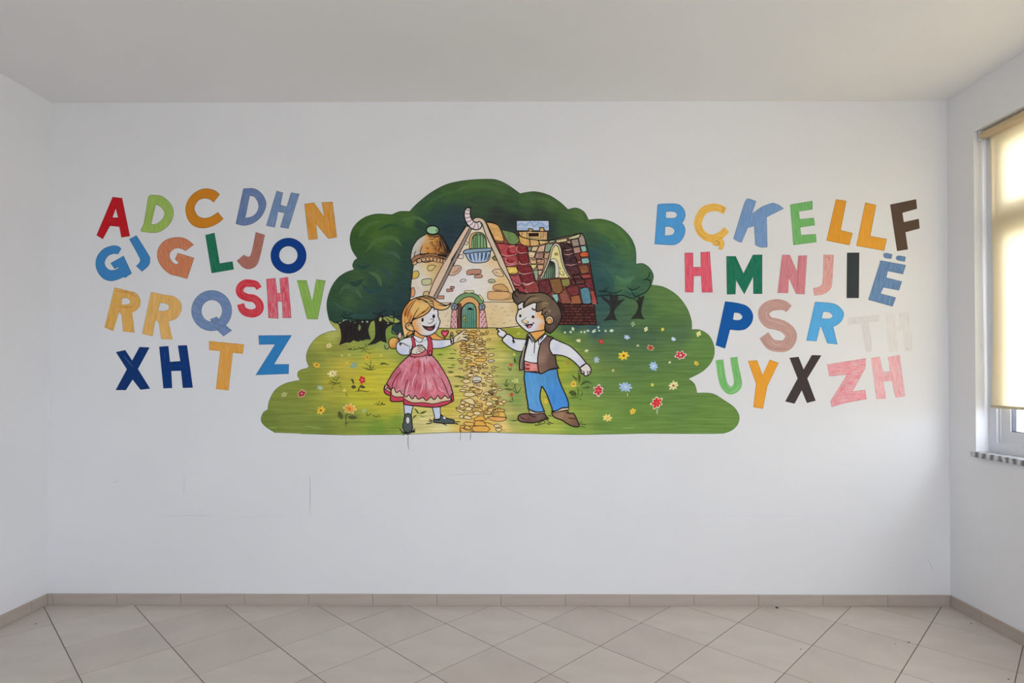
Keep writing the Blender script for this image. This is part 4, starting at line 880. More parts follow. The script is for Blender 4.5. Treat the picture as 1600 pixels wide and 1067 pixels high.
# dormer
c.fill('dormer_wall', P(H3, '740,900 790,700~ 830,600~ 870,565~ 910,580~ 935,700~ 1000,900~ 1050,1010 920,1010 850,860'), (222, 208, 146), 3, 0)
c.fill('dormer_window', P(H3, '668,1032 720,900~ 780,800~ 820,775~ 855,800~ 862,880~ 862,1012 760,1025'), (104, 128, 106), 4, .9, samples=[(848, 410, (50, 64, 50)), (862, 409, (36, 44, 38)), (856, 425, (110, 134, 110)), (850, 432, (120, 144, 122)), (864, 430, (88, 110, 90))], grid=2.5)
c.fill('dormer_reveal', P(H3, '790,772 830,748~ 870,752~ 900,800~ 915,880~ 918,1008 864,1015 866,880~ 855,810~ 820,785'), (206, 200, 184), 5, .9)
c.lines(H3, '720,920 715,1020; 748,870 742,1022; 776,830 770,1022; 806,800 802,1018; 832,800 830,1016; 850,820 850,1014', .9, 6, (44, 56, 46), .1)
c.fill('dormer_moulding', P(H3, '655,1028 700,935 770,760~ 808,610~ 850,545~ 885,535~ 925,560~ 955,640~ 985,800~ 1030,920~ 1085,1005 1062,1015 1000,920~ 955,800~ 925,650~ 900,580~ 875,562~ 845,590~ 820,650~ 790,780~ 725,945~ 680,1030'), (194, 184, 164), 6, 1.1)
c.lines(H3, '945,600 972,760 1015,900 1070,1000; 870,665 860,690 900,700; 935,860 930,885 955,890; 945,910 932,960 990,975 960,910', 1.0, 8)
c.fill('wall_stone', P(H3, '862,675 895,665 905,695 868,698~'), (204, 160, 106), 4, .8)
# brick base of the barn
c.fill('brick_wall', P(H4, '890,570 1080,582 1412,582 1425,720 1440,865 905,865'), (76, 38, 34), 4, 1.4, M_TEXT)
ys_ = [585, 625, 665, 700, 745, 785, 825, 865]
for a, (ya, yb) in enumerate(zip(ys_, ys_[1:])):
    xx = 905 + (a % 2) * 30
    while xx < 1400:
        l = random.choice([55, 70, 85, 100]); x2 = min(xx + l, 1408 + a * 3)
        if x2 - xx > 20: c.fill('painted_brick', P(H4, f'{xx + 3},{ya + 3} {x2 - 3},{ya + 3 + random.randint(-3, 3)} {x2 - 4},{yb - 3} {xx + 3},{yb - 4}'), random.choice([(90, 48, 42), (82, 42, 38), (96, 52, 44), (76, 40, 37)]), 5, .8, ink=(40, 20, 20))
        xx += l
c.lines(H4, '900,860 1000,868 1100,860 1200,870 1300,866 1440,860 1490,855', 1.2, 7)
# attic window and balcony
c.fill('attic_window_frame', P(H1, '1085,785 1083,650~ 1110,570~ 1160,535~ 1220,528~ 1290,545~ 1335,600~ 1352,680~ 1360,785'), (196, 164, 112), 6, 1.1)
c.fill('attic_window', P(H1, '1122,785 1125,650~ 1150,580~ 1200,545~ 1260,545~ 1310,580~ 1340,660~ 1352,785'), (122, 162, 112), 7, .9)
c.lines(H1, '1150,600 1155,780; 1180,570 1182,780; 1205,560 1210,780; 1255,560 1258,780; 1300,580 1305,780; 1130,640 1160,580 1220,572 1280,575 1320,620; 1190,540 1192,565; 1250,540 1252,570', 1.2, 8, (46, 58, 40), .1)
c.fill('balcony_tub', P(H1, '1015,855 1060,950~ 1110,995~ 1180,1008~ 1260,1006~ 1360,985~ 1400,930~ 1415,830'), (166, 184, 208), 8, 1.4)
for s in ('1075,870 1090,940~ 1130,985~ 1120,940~ 1105,870', '1140,860 1150,930~ 1180,990~ 1170,920~ 1160,860', '1205,855 1210,930~ 1218,990~ 1228,930~ 1232,850', '1265,850 1262,930~ 1268,985~ 1290,930~ 1300,850', '1330,850 1320,930~ 1310,980~ 1350,930~ 1365,840', '1390,850 1370,920~ 1345,970~ 1380,940~ 1402,880'):
    c.fill('tub_flute', P(H1, s), (62, 84, 108), 9, 0)
c.fill('balcony_rim', P(H1, '985,840 1030,803~ 1150,788~ 1300,782~ 1420,778~ 1438,805~ 1380,830~ 1200,842~ 1060,862~ 1000,865~'), (134, 160, 182), 10, 1.4)
# curled striped chimney pot
cp = smooth_path(P(H1, '1075,160~ 1058,230~ 1070,310~ 1105,380~ 1160,420~ 1215,418~ 1262,390~'), False, .5)
mm = Mesh().stroke(cp, 9, (214, 190, 196), 18.5, wds=[8, 9, 9.6, 11.5, 13, 11, 7]); mm.build('curled_chimney', M_FLAT, cot)
n_ = len(cp)
for i in range(1, 15):
    k = int(i / 15 * (n_ - 1)); a = cp[max(0, k - 1)]; b = cp[min(n_ - 1, k + 1)]; tx, ty = b[0] - a[0], b[1] - a[1]; l = math.hypot(tx, ty); hw = (4.2, 4.6, 5.4, 6.2, 5.2)[min(4, k * 5 // n_)]
    x, y = cp[k]; col = (120, 84, 92) if i % 2 else (226, 214, 216)
    Mesh().stroke([(x - ty / l * hw, y + tx / l * hw), (x + tx / l * 1.1, y + ty / l * 1.1), (x + ty / l * hw, y - tx / l * hw)], 1.0 if i % 2 else 2.2, col, 19.2 + (i % 2) * .4).build('chimney_stripe', M_INK, cot)
c.b = 10
c.lines(H1, '1030,150 1005,230 1010,310 1050,400 1110,465 1180,490 1250,475 1280,420 1262,385', 1.8, 10, INKC, 0); c.lines(H1, '1105,155 1098,230 1110,300 1150,355 1190,378 1250,358', 1.8, 10, INKC, 0); c.lines(H1, '1028,165 1060,138 1105,140 1110,160', 1.6, 10, INKC, 0)
c.b = 8
# door
c.fill('arch_ochre', P(H2, '905,660 940,600~ 1000,550~ 1080,530~ 1170,552~ 1225,610~ 1240,690 1235,1030 1190,1030 950,1030 900,1030'), (206, 158, 100), 6, 1.0)
c.fill('door_surround', P(H2, '915,650 950,640 965,700 950,1030 905,1030 900,720'), (104, 66, 58), 7, .8)
c.fill('door_surround', P(H2, '950,1030 945,760~ 985,680~ 1040,632~ 1090,622~ 1150,640~ 1190,700~ 1200,780 1200,1030'), (52, 34, 30), 7, 0)
c.fill('door_leaf', P(H2, '965,1030 968,760~ 1000,690~ 1050,645~ 1100,638~ 1150,655~ 1180,710~ 1190,780 1190,1030'), None, 8, .9, samples=[(726, 480, (120, 160, 148)), (735, 478, (98, 150, 132)), (738, 495, (92, 146, 126)), (742, 505, (78, 136, 116)), (726, 500, (104, 140, 112)), (732, 510, (84, 140, 120))], grid=2.5, mat=M_STREAK, ang=math.pi / 2)
c.lines(H2, '1000,720 1000,1020; 1030,680 1030,800 1028,1020; 1058,660 1060,1020; 1090,750 1090,1020; 1120,750 1118,1020; 1150,680 1150,1020', 1.0, 10, (40, 84, 72), .1)
c.fill('door_peephole', P(H2, '1050,740 1080,712~ 1110,710~ 1145,745'), (22, 26, 24), 9, .6)
c.fill('door_handle', P(H2, '985,840 1020,840 1025,870~ 1010,890 1025,920~ 1000,935 982,900'), (190, 190, 110), 9, .8)
c.fill('arch_moulding', P(H2, '843,640 880,560~ 960,500~ 1060,474~ 1160,488~ 1250,545~ 1305,600 1290,655~ 1235,640~ 1200,590~ 1130,545~ 1050,540~ 980,570~ 930,620~ 905,655'), (112, 146, 98), 8, 1.2)
c.fill('keystone', P(H2, '1000,468 1015,443 1150,440 1160,468 1080,478'), (214, 204, 160), 9.5, .9)
c.fill('keystone', P(H2, '1222,512 1248,505 1308,585 1292,602 1262,570'), (214, 208, 160), 9.5, .9)
for nm, s in (('column', '812,748 885,742 898,1030 788,1030'), ('column', '1242,748 1322,742 1368,1030 1235,1030')):
    c.fill(nm, P(H2, s), (212, 172, 170), 9, 1.1, ink=(84, 36, 36))
for x0_, x1_, dx in ((812, 885, -4), (1242, 1322, 6)):
    for r in range(7):
        for q in range(3):
            if (r + q) % 2: continue
            xa = x0_ + (x1_ - x0_) * q / 3 + dx * r * .8 + 5; ya = 760 + r * 38
            c.fill('column_check', P(H2, f'{xa:.0f},{ya + 8} {xa + 22:.0f},{ya - 4} {xa + 24:.0f},{ya + 26} {xa + 2:.0f},{ya + 36}'), (160, 96, 96), 10, 0)
for xx in (850, 1280):
    c.fill('capital', P(H2, f'{xx - 50},690 {xx - 40},660~ {xx},645~ {xx + 42},660~ {xx + 52},695~ {xx + 35},735 {xx - 35},740~'), (150, 158, 170), 11, 1.1)
    c.lines(H2, f'{xx - 25},730 {xx - 35},690 {xx - 15},665 {xx},690 {xx - 5},730; {xx + 5},730 {xx + 8},690 {xx + 25},668 {xx + 38},700 {xx + 25},730', 1.0, 12, (46, 48, 54), .2)
c.line(P(W1, '684,512.6 700,513~ 740,512.6~ 772,512.2~ 780,513 800,511 812,509'), 1.3, 12, color=(56, 60, 34))
c.done('pen_outline')

# ---------------------------------------------------------------- cobbled path
path = node('cobbled_path', on_y(745, 676, DW), mural)
p = Painter(path, 1)
SI = (84, 58, 32)


SC = []


def stone(t, x, y, rx, ry, col=(222, 182, 112), rot=0.0, w_=1.05):
    SC.append((t[0] + x / t[2], t[1] + y / t[2], rx / t[2], ry / t[2]))
    e = ell(x, y, rx, ry, rot, 12, t)
    e = [(a + random.uniform(-.35, .35), b + random.uniform(-.25, .25), True) for a, b in e]
    p.fill('cobblestone', e, col, 1, w_, ink=SI)


Y1, Y2, Y3, Y4 = (226, 186, 110), (224, 176, 88), (226, 198, 146), (200, 196, 184)
for x, y, rx, ry, col in ((410, 235, 70, 22, Y2), (470, 268, 48, 18, Y1), (420, 190, 50, 14, Y2), (500, 180, 30, 18, Y1), (380, 270, 40, 22, Y2), (450, 300, 28, 14, Y1), (400, 330, 60, 16, Y1), (530, 340, 50, 16, Y3), (410, 400, 58, 24, Y3), (530, 385, 48, 12, Y1), (270, 365, 45, 15, Y1), (255, 460, 55, 20, Y1), (250, 425, 55, 14, Y2), (400, 440, 60, 14, Y1),
                          (385, 478, 75, 20, Y3), (560, 420, 60, 14, Y1), (545, 470, 85, 20, Y3), (265, 495, 45, 16, Y2), (250, 532, 60, 18, Y3), (470, 525, 60, 20, Y3), (580, 525, 45, 24, Y1), (600, 550, 48, 16, Y3), (440, 565, 70, 24, Y1), (250, 588, 55, 22, Y1), (720, 580, 45, 20, Y3), (325, 635, 72, 20, Y3), (490, 605, 50, 12, Y2), (540, 665, 108, 30, Y2), (720, 680, 52, 22, Y4), (200, 662, 40, 16, Y3),
                          (390, 738, 90, 26, Y2), (610, 740, 40, 20, Y3), (540, 778, 50, 14, Y1), (340, 545, 30, 18, Y2), (345, 505, 40, 14, Y2), (350, 685, 50, 12, Y2), (330, 410, 30, 12, Y1), (560, 250, 30, 12, Y3), (600, 360, 30, 12, Y3), (180, 190, 45, 14, Y1), (300, 195, 50, 14, Y2), (620, 800, 40, 12, Y3), (760, 790, 38, 14, Y3)):
    stone(P1, x, y, rx, ry, col)
for s, col in (('370,800 410,772~ 545,808 500,828 520,858 430,855', Y3), ('315,915 370,885~ 430,905~ 400,940~ 340,940~', Y3), ('565,880 620,865~ 690,900~ 650,915~', Y3), ('650,925 710,905~ 760,945~ 700,955~', Y3)):
    p.fill('cobblestone', P(P1, s), col, 1, .9, ink=SI)
for x, y, rx, ry, col in ((480, 30, 82, 50, Y4), (480, 70, 70, 24, Y4), (310, 60, 70, 34, Y3), (690, 55, 65, 20, Y3), (280, 145, 50, 20, Y3), (250, 215, 55, 20, Y3), (360, 280, 98, 40, Y3), (765, 175, 44, 22, Y3), (870, 200, 40, 16, Y3), (720, 240, 50, 26, (130, 110, 80)), (775, 235, 40, 22, Y3), (250, 415, 42, 28, Y3), (315, 450, 46, 32, Y1), (345, 520, 56, 34, Y3), (395, 470, 40, 26, Y3),
                          (685, 435, 60, 36, Y3), (935, 400, 40, 24, Y3), (230, 480, 45, 26, Y3), (370, 610, 60, 34, Y1), (230, 650, 40, 30, Y3)):
    stone(P2, x, y, rx, ry, col)
for s, col in (('355,175 380,160~ 520,190~ 575,230~ 530,262~ 430,240~', Y1), ('585,265 640,235~ 760,280~ 700,298~ 620,292~', Y3), ('530,355 590,330~ 655,365~ 600,382', Y3), ('710,330 780,325~ 840,350 830,380~ 740,375~', Y1), ('790,420 850,395~ 930,430~ 900,465~ 820,440~', Y1), ('215,370 380,345~ 450,420~ 430,465~ 320,420~', Y3),
               ('455,430 575,432~ 560,455 575,490 470,500 440,470~', Y1), ('400,560 420,510~ 500,495~ 575,540~ 560,570~ 480,560~', Y2), ('415,580 480,560~ 560,590~ 500,625~ 440,618~', Y3), ('650,520 700,480~ 790,485~ 790,520 730,555 740,590 680,560~', Y1), ('580,560 640,545~ 730,590~ 690,612~ 600,590~', Y1), ('730,555 780,525~ 930,530~ 955,555 900,568~ 770,572~', Y2),
               ('755,640 770,575 920,572~ 970,660 900,655~', Y2), ('665,665 720,650~ 950,665~ 960,700~ 880,728~ 740,715~', (226, 160, 92)), ('570,600 610,615~ 740,615 750,640 660,655 650,685 610,680 600,640~', Y1), ('250,660 300,630~ 400,670~ 370,695~ 290,685~', Y3), ('260,765 300,740~ 430,750 440,790 380,805~ 290,790~', Y2), ('440,800 450,740~ 480,715~ 600,735~ 640,800', (224, 164, 76)),
               ('400,850 440,808~ 640,808~ 700,860 655,905 440,898~', (226, 166, 80)), ('270,830 310,795~ 380,830~ 370,860~ 300,855~', Y2), ('195,845 230,835~ 300,870 430,905 220,910', (222, 172, 96)), ('205,800 260,795~ 280,840 215,835', Y2), ('370,860 400,855 440,905 400,900', Y1), ('760,790 830,775~ 900,820 840,828~ 780,820~', Y3), ('790,850 860,840~ 900,870~ 850,900~ 810,885~', Y3), ('130,510 200,530~ 280,570~ 240,590~ 170,560~', Y3), ('130,505 190,490~ 215,510 170,525', Y1), ('590,640 520,640~ 440,680~ 430,720 570,715 640,700', (224, 164, 76))):
    p.fill('cobblestone', P(P2, s), col, 1, 1.05, ink=SI)
p.lines(P2, '430,300 400,320 380,310; 340,310 350,340 320,350; 600,745 640,750 700,765 750,790; 590,760 620,755; 900,655 960,665 1005,672; 920,880 945,882; 930,200 960,190 1000,205 1070,205; 980,400 1030,395 1080,410; 860,345 880,340; 490,335 510,310; 530,320 535,290; 560,320 565,290; 700,160 690,130; 740,150 720,130; 820,160 830,135; 850,160 880,150; 640,140 560,140; 100,145 160,135 230,145; 120,500 150,495; 195,850 205,910; 750,290 700,250', 1.1, 3, (74, 60, 30))
p.lines(P1, '540,230 620,215; 620,480 800,480; 640,400 580,400; 780,935 850,930; 800,780 850,790; 60,560 140,560; 90,500 150,510; 10,640 110,640; 20,800 100,790; 60,745 110,755; 0,880 90,875; 100,930 260,940; 170,960 240,950; 240,970 300,980; 190,1025 260,1000', 1.6, 2.4, (110, 118, 50), .9)
n_s = 0
for _ in range(900):
    yy = random.uniform(517, 648); f = (yy - 515) / 155; xx = random.uniform(721 - 2 * math.sin(f * 6), 762 + 26 * f); rx_ = random.uniform(1.8, 3.6); ry_ = rx_ * random.uniform(.3, .5)
    if any(abs(xx - a) < (rx_ + b) * .92 and abs(yy - c_) < (ry_ + d) * .95 for a, c_, b, d in SC): continue
    stone(W1, xx, yy, rx_, ry_, random.choice([Y1, Y3, Y2, (214, 172, 96)]), random.uniform(-.2, .2), .85); n_s += 1
    if n_s > 70: break
p.done('stone_line')

# ---------------------------------------------------------------- flowers and grass
tile_of = {'3': M3, '4': M4}


def flower(t, x, y, r, col, n=6, ctr=None, rim_=None, label=None, rc=.25):
    wb = lambda a: 1 + .13 * math.sin(2 * a + ph * 3) + .08 * math.sin(5 * a + ph); m = Mesh(); x = t[0] + x / t[2]; y = t[1] + y / t[2]; r = r * .9 / t[2]; ph = random.uniform(0, 6)
    if rim_: m.poly([[(x + r * wb(a) * 1.18 * (.62 + .42 * abs(math.cos(n / 2 * a + ph))) * math.cos(a), y + r * wb(a) * 1.1 * (.62 + .42 * abs(math.cos(n / 2 * a + ph))) * math.sin(a)) for a in (2 * math.pi * i / 48 for i in range(48))]], rim_, 3)
    m.poly([[(x + r * wb(a) * (.55 + .45 * abs(math.cos(n / 2 * a + ph))) * math.cos(a), y + r * wb(a) * .92 * (.55 + .45 * abs(math.cos(n / 2 * a + ph))) * math.sin(a)) for a in (2 * math.pi * i / 48 for i in range(48))]], col, 3.6)
    o = m.build('painted_flower', M_TEXT, mural)
    if label: o['label'] = label
    if ctr: Mesh().poly([ell(x, y, r * rc, r * rc * .9, n=10)], ctr, 4.4).build('flower_centre', M_FLAT, o)
    return o


RD, YL, BL, CRM = (186, 40, 48), (214, 176, 58), (158, 180, 206), (206, 204, 168)
flower(M3, 487, 384, 22, (220, 200, 140), 5, (170, 130, 60), label='cream flower'); flower(M3, 405, 513, 27, (214, 170, 50), 8, (120, 70, 30), label='yellow flower')
flower(M3, 742, 463, 22, (206, 170, 50), 6, (110, 80, 20), label='yellow flower'); flower(M3, 652, 515, 26, (124, 160, 140), 4, label='pale blue flower')
flower(M3, 510, 570, 34, (222, 206, 150), 7, (190, 160, 70), label='cream flower'); flower(M3, 428, 665, 24, (150, 174, 140), 5, (196, 200, 180), label='pale flower')
flower(M3, 305, 703, 28, (160, 28, 52), 5, (220, 150, 160), (200, 170, 130), 'crimson flower'); flower(M3, 188, 710, 24, (168, 176, 110), 5, (150, 160, 90), label='pale green flower')
flower(M3, 433, 815, 34, (222, 180, 50), 7, (120, 70, 20), label='yellow flower'); flower(M3, 625, 805, 38, (214, 148, 52), 8, (190, 110, 40), (224, 196, 130), 'orange flower')
flower(M3, 708, 612, 30, (186, 36, 46), 5, (214, 110, 110), label='red flower', rc=.3); flower(M3, 485, 482, 10, (196, 160, 60), 4, (60, 60, 30), label='tiny yellow flower')
flower(M3, 722, 818, 18, (158, 184, 130), 5); flower(M3, 590, 682, 16, (214, 196, 90), 5); flower(M3, 572, 450, 12, (170, 186, 110), 4); flower(M3, 622, 448, 12, (170, 186, 110), 4); flower(M3, 832, 450, 12, (196, 186, 80), 4, (60, 60, 30)); flower(M3, 608, 496, 10, (196, 180, 60), 3)
for x, y, r in ((97, 296, 9), (135, 293, 11), (150, 273, 14), (205, 293, 9), (228, 293, 11), (250, 285, 11), (292, 286, 15), (320, 262, 10), (325, 284, 8), (368, 286, 10), (408, 284, 15), (283, 290, 9)):
    flower(M4, x, y, r, (190, 206, 172), 4)
flower(M4, 187, 350, 17, (206, 206, 150), 5); flower(M4, 337, 357, 22, (176, 40, 40), 5, (214, 130, 110), label='red flower'); flower(M4, 510, 328, 22, BL, 5, (190, 206, 216), label='pale blue flower'); flower(M4, 550, 240, 20, (130, 156, 110), 4)
flower(M4, 637, 274, 18, (210, 210, 160), 4, (150, 150, 80)); flower(M4, 748, 276, 14, (220, 196, 70), 5, label='yellow flower'); flower(M4, 820, 340, 18, (170, 194, 208), 5, label='pale blue flower'); flower(M4, 988, 305, 22, (206, 208, 130), 4, label='lime flower')
flower(M4, 583, 384, 10, CRM, 4); flower(M4, 241, 418, 14, CRM, 4); flower(M4, 667, 398, 21, (180, 44, 44), 6, (120, 70, 40), (196, 180, 140), 'red flower'); flower(M4, 488, 451, 40, (232, 190, 54), 7, (150, 70, 30), label='large yellow flower')
flower(M4, 868, 448, 33, (190, 44, 62), 6, (230, 190, 180), (224, 190, 180), 'crimson flower'); flower(M4, 307, 478, 25, (150, 176, 190), 6, (176, 196, 196), label='pale blue flower'); flower(M4, 688, 521, 36, (156, 184, 214), 8, (196, 210, 216), label='large pale blue flower')
flower(M4, 795, 495, 10, CRM, 4); flower(M4, 973, 502, 20, (228, 190, 60), 5, (190, 120, 40), label='yellow flower'); flower(M4, 418, 550, 12, (206, 196, 110), 4); flower(M4, 320, 683, 36, (192, 44, 54), 6, (220, 100, 100), (226, 200, 190), 'red flower')
flower(M4, 500, 660, 46, (156, 182, 212), 9, (186, 200, 210), label='large pale blue flower'); flower(M4, 680, 645, 14, (206, 200, 80), 4); flower(M4, 820, 650, 38, (214, 204, 150), 8, (130, 90, 60), label='cream star flower'); flower(M4, 708, 765, 40, (206, 40, 40), 7, (210, 70, 60), (224, 200, 170), 'bright red flower')
flower(M4, 549, 822, 26, (222, 182, 54), 5, (206, 150, 50), label='yellow flower'); flower(M4, 380, 865, 34, (220, 200, 110), 7, (214, 180, 90), label='pale yellow flower'); flower(M4, 155, 640, 27, (230, 184, 60), 8, (150, 70, 30), label='yellow flower'); flower(M4, 118, 500, 12, (176, 110, 50), 4)
flower(B2, 335, 340, 30, (206, 198, 70), 4); flower(B2, 285, 500, 36, (186, 76, 50), 5, label='red flower'); flower(B2, 355, 745, 56, (190, 196, 116), 5, label='pale lime flower'); flower(B2, 292, 965, 38, (190, 60, 44), 5, label='red flower'); flower(B2, 400, 10, 30, (176, 180, 70), 4); flower(B3, 765, 450, 60, (212, 178, 62), 6, label='golden flower')
gr = Painter(mural, 1)
GD = (64, 76, 32)
gr.lines(M3, '540,625 545,600 560,590; 538,625 520,605 512,608; 480,640 510,632 560,640; 530,632 500,622 490,626; 540,630 520,645 505,640; 545,635 570,628; 505,670 515,660; 560,650 568,665; 600,700 610,725; 600,850 600,930; 590,905 620,895; 785,770 815,778 865,772; 800,762 820,775; 820,752 825,772; 845,758 835,775; 735,825 745,850; 770,832 745,852 735,845; 770,855 785,850 800,862 815,852 835,862; 600,405 650,412 700,400 750,410 790,405; 620,415 640,405; 680,390 700,405 730,385; 700,430 720,412 740,432; 640,400 610,410; 650,395 665,408; 730,370 740,400; 745,430 770,438; 720,500 755,520 765,550; 735,530 760,545 800,540; 765,480 765,545; 790,510 768,545; 710,530 760,548; 820,510 845,500 875,510 895,506; 830,515 850,505; 840,495 855,510; 866,495 858,508', 1.1, 3, GD)
gr.lines(M3, '660,690 700,685 740,690 760,685; 680,690 690,660 710,640; 680,690 690,670; 640,655 665,662; 600,880 600,850 625,838', 1.3, 3, (70, 56, 40))
for t, s in ((M3, '545,830 560,822~ 580,850~ 575,875~ 550,860~'), (M3, '610,862 640,848~ 675,865~ 640,875~'), (M3, '632,608 645,605~ 655,630~ 648,638~'), (M3, '632,660 650,645~ 668,660~ 650,672~'), (M3, '692,658 712,648~ 730,665~ 705,668~'), (B2, '1180,930 1220,900~ 1290,920~ 1300,975~ 1240,980~'), (B2, '1335,1000 1390,960~ 1375,895 1402,930~ 1390,980~'),
             (B2, '1215,610 1235,650~ 1310,710~ 1325,745 1260,700~'), (B2, '1330,560 1345,640~ 1370,680~ 1345,800 1330,700~'), (B2, '1360,830 1410,760~ 1480,750~ 1570,805 1470,775~ 1400,810~'), (B2, '1360,850 1430,850~ 1490,825 1510,860 1420,865~'),
             (G3, '500,400 540,420~ 590,500 560,490~'), (G3, '590,500 640,460~ 720,445 660,490~'), (G3, '580,510 640,550~ 730,530 650,540~'), (G3, '480,590 500,530~ 560,510 520,545~')):
    gr.fill('painted_leaf', P(t, s), (72, 84, 38) if t is not M3 else (84, 84, 46), 2.4, 0)
gr.lines(B2, '320,860 340,850; 300,870 380,940 445,850; 350,790 345,850 380,935; 170,790 215,835 245,780; 225,720 205,780 215,830; 300,1000 310,1060; 240,530 270,590; 330,400 345,460 370,440; 345,390 350,455; 290,540 275,590; 1310,850 1335,900 1320,980; 1200,1010 1250,1015 1300,1000 1340,1020; 1350,1035 1385,1035; 330,380 340,370; 160,885 230,870 300,885', 1.3, 3, (62, 78, 34), .3)
gr.lines(B3, '100,820 180,825 240,800; 600,830 640,900 575,905 560,890; 560,920 700,885 760,860 720,830 640,860; 620,880 700,850; 780,870 860,905; 800,860 920,880; 820,840 880,880; 780,830 830,820; 1420,880 1470,840; 1410,900 1470,890 1550,910; 1380,940 1480,940 1530,965; 820,720 850,745; 845,710 870,750', 1.2, 3, (66, 64, 30), .5)
gr.lines(G2, '940,205 990,200 1040,210; 990,180 985,215; 1110,265 1180,260 1240,262; 1100,415 1170,420 1240,415; 1170,375 1240,380; 1100,495 1160,485 1230,500; 1200,560 1290,570 1400,580; 1290,545 1330,590; 1300,740 1230,735; 1220,135 1260,135; 1150,190 1200,185; 0,360 60,350 120,365; 20,345 60,360; 0,1030 40,1010; 30,1035 80,1030', 1.6, 3, (84, 96, 40), .9)
gr.done('grass_blade')
wt = Painter(mural, 1)
wt.line(P(M4, '514,700 514,722'), .9, 3, color=CRM); wt.line(P(M4, '711,805 711,838'), 1.2, 3, color=(200, 206, 180)); wt.lines(M3, '320,920 420,932 425,925; 90,930 140,930; 440,770 480,775', 1.4, 1, (140, 164, 80)); wt.lines(M4, '170,960 180,962; 480,935 560,930', 1.5, 1, (130, 160, 80))
wt.done('light_stroke')
# thin runs of paint below the picture
dr = Mesh()
for s in ('638,678 637.5,690~ 638.5,702', '719.5,676 719,688', '735.6,676 735.2,683~ 734.5,688'): dr.stroke(smooth_path(P(W1, s), False), .8, (60, 70, 66), 2, taper=.3)
dr.build('paint_drip', M_INK, mural, kind='stuff')
# ---------------------------------------------------------------- the painted girl
girl = node('painted_girl', on_y(660, 676, DW), mural, label='painted girl with fair hair and a pink skirt')
q = Painter(girl, 12)
SK1, SK2 = (212, 210, 212), (216, 158, 84)
SH = (208, 208, 218)
q.fill('pigtail', P(G1, '85,930 95,870~ 150,830~ 210,830~ 275,860 262,900 225,1000~ 160,1025~ 105,1000~'), (216, 156, 78), 1, 1.4, samples=[(610, 535, (222, 166, 90)), (612, 543, (202, 136, 62)), (618, 530, (226, 180, 106)), (622, 532, (170, 106, 50))], grid=2.5)
q.fill('hair_bow', P(G1, '235,800 285,730~ 305,740~ 320,830 270,850'), (206, 180, 178), 1, 1.1)
q.fill('hair_lock', P(G1, '780,800 905,740 960,790~ 1010,820~ 1085,850 1060,885~ 940,890~ 850,870'), (218, 158, 84), 1, 1.2)
# legs and shoes
for s in ('330,340 490,365 470,430~ 455,515 345,515', '805,385 940,380 940,470~ 948,575 850,592 835,500~'):
    q.fill('stocking', P(G3, s), (190, 198, 222), 1, 1.4)
q.fill('shoe', P(G3, '345,530 365,500~ 410,490~ 450,515~ 465,600~ 470,680~ 475,740~ 440,795~ 390,812~ 335,770~ 315,700~ 330,620~'), (78, 86, 86), 2, 1.6)
q.fill('shoe_opening', ell(398, 603, 31, 58, tile=G3), (206, 206, 204), 3, .8)
q.fill('shoe', P(G3, '828,580 870,595~ 925,590~ 948,508 1000,545~ 1080,580~ 1150,592~ 1178,620~ 1160,655 1050,655~ 940,650~ 835,638'), (76, 86, 86), 2, 1.6)
q.fill('shoe_opening', ell(1006, 562, 30, 24, .6, tile=G3), (206, 206, 204), 3, .8)
q.lines(G3, '260,740 300,785 360,810 400,845; 280,810 340,815 400,840; 520,740 480,780 420,800; 525,770 470,800 410,830; 525,795 460,805; 310,850 350,830; 400,800 395,845; 750,580 790,605 840,620; 740,615 800,625; 700,660 760,655 820,635; 960,650 1010,670 1050,690; 1180,640 1230,625 1275,635; 1180,655 1240,670; 1160,655 1230,660', 1.5, 3, (24, 38, 36), .4)
# skirt
q.fill('hem_border', P(G2, '480,215 850,215 940,310~ 1050,480~ 1140,650~ 1200,840~ 1215,970 1165,1000~ 1053,1053~ 873,1080~ 603,1058~ 385,1035 375,978 300,985~ 190,985~ 162,960~ 163,888 90,860~ 58,820~ 62,740~ 110,670~ 200,510~ 330,350~'), (188, 66, 84), 4, 1.6)
q.fill('hem_band', P(G2, '70,740 80,780~ 165,830 165,780 200,750 400,800 900,880 1180,850 1175,965 1040,985~ 880,1022~ 720,1002~ 520,1000~ 390,935 380,905 260,905~ 185,880 170,800'), (206, 186, 152), 5, 1.2)
q.fill('skirt', P(G2, '480,215 850,215 940,310~ 1050,480~ 1140,650~ 1200,840 1150,915 1120,930~ 1085,890~ 1055,895~ 1010,940~ 980,925~ 950,885~ 900,950~ 870,940~ 830,910~ 770,965~ 735,950~ 700,918~ 630,945~ 600,920~ 575,885~ 530,940~ 500,920~ 470,870~ 425,910~ 385,870 350,858~ 320,805~ 270,835~ 245,810~ 220,755~ 165,775~ 130,718~ 95,690 200,510~ 330,350~'), None, 6, 1.5, M_TEXT,
       samples=[(645, 560, (206, 130, 140)), (655, 568, (190, 82, 94)), (662, 562, (214, 158, 168)), (672, 575, (196, 104, 116)), (668, 590, (206, 134, 144)), (650, 580, (196, 108, 122)), (640, 595, (190, 98, 112)), (625, 600, (198, 118, 132)), (612, 600, (190, 100, 116)), (630, 615, (206, 136, 148)), (655, 605, (186, 88, 104)), (665, 615, (190, 78, 92)), (680, 600, (200, 116, 130)), (695, 600, (202, 122, 134)), (690, 615, (196, 96, 110)), (645, 618, (198, 118, 132)), (675, 555, (204, 140, 150)), (685, 575, (198, 110, 126)), (670, 602, (214, 150, 162)), (622, 585, (188, 92, 108)), (635, 570, (202, 124, 138)), (675, 612, (206, 120, 132)), (702, 612, (196, 120, 136)), (660, 580, (198, 112, 124))], grid=2.6, ang=math.pi / 2)
RI2 = (92, 22, 36)
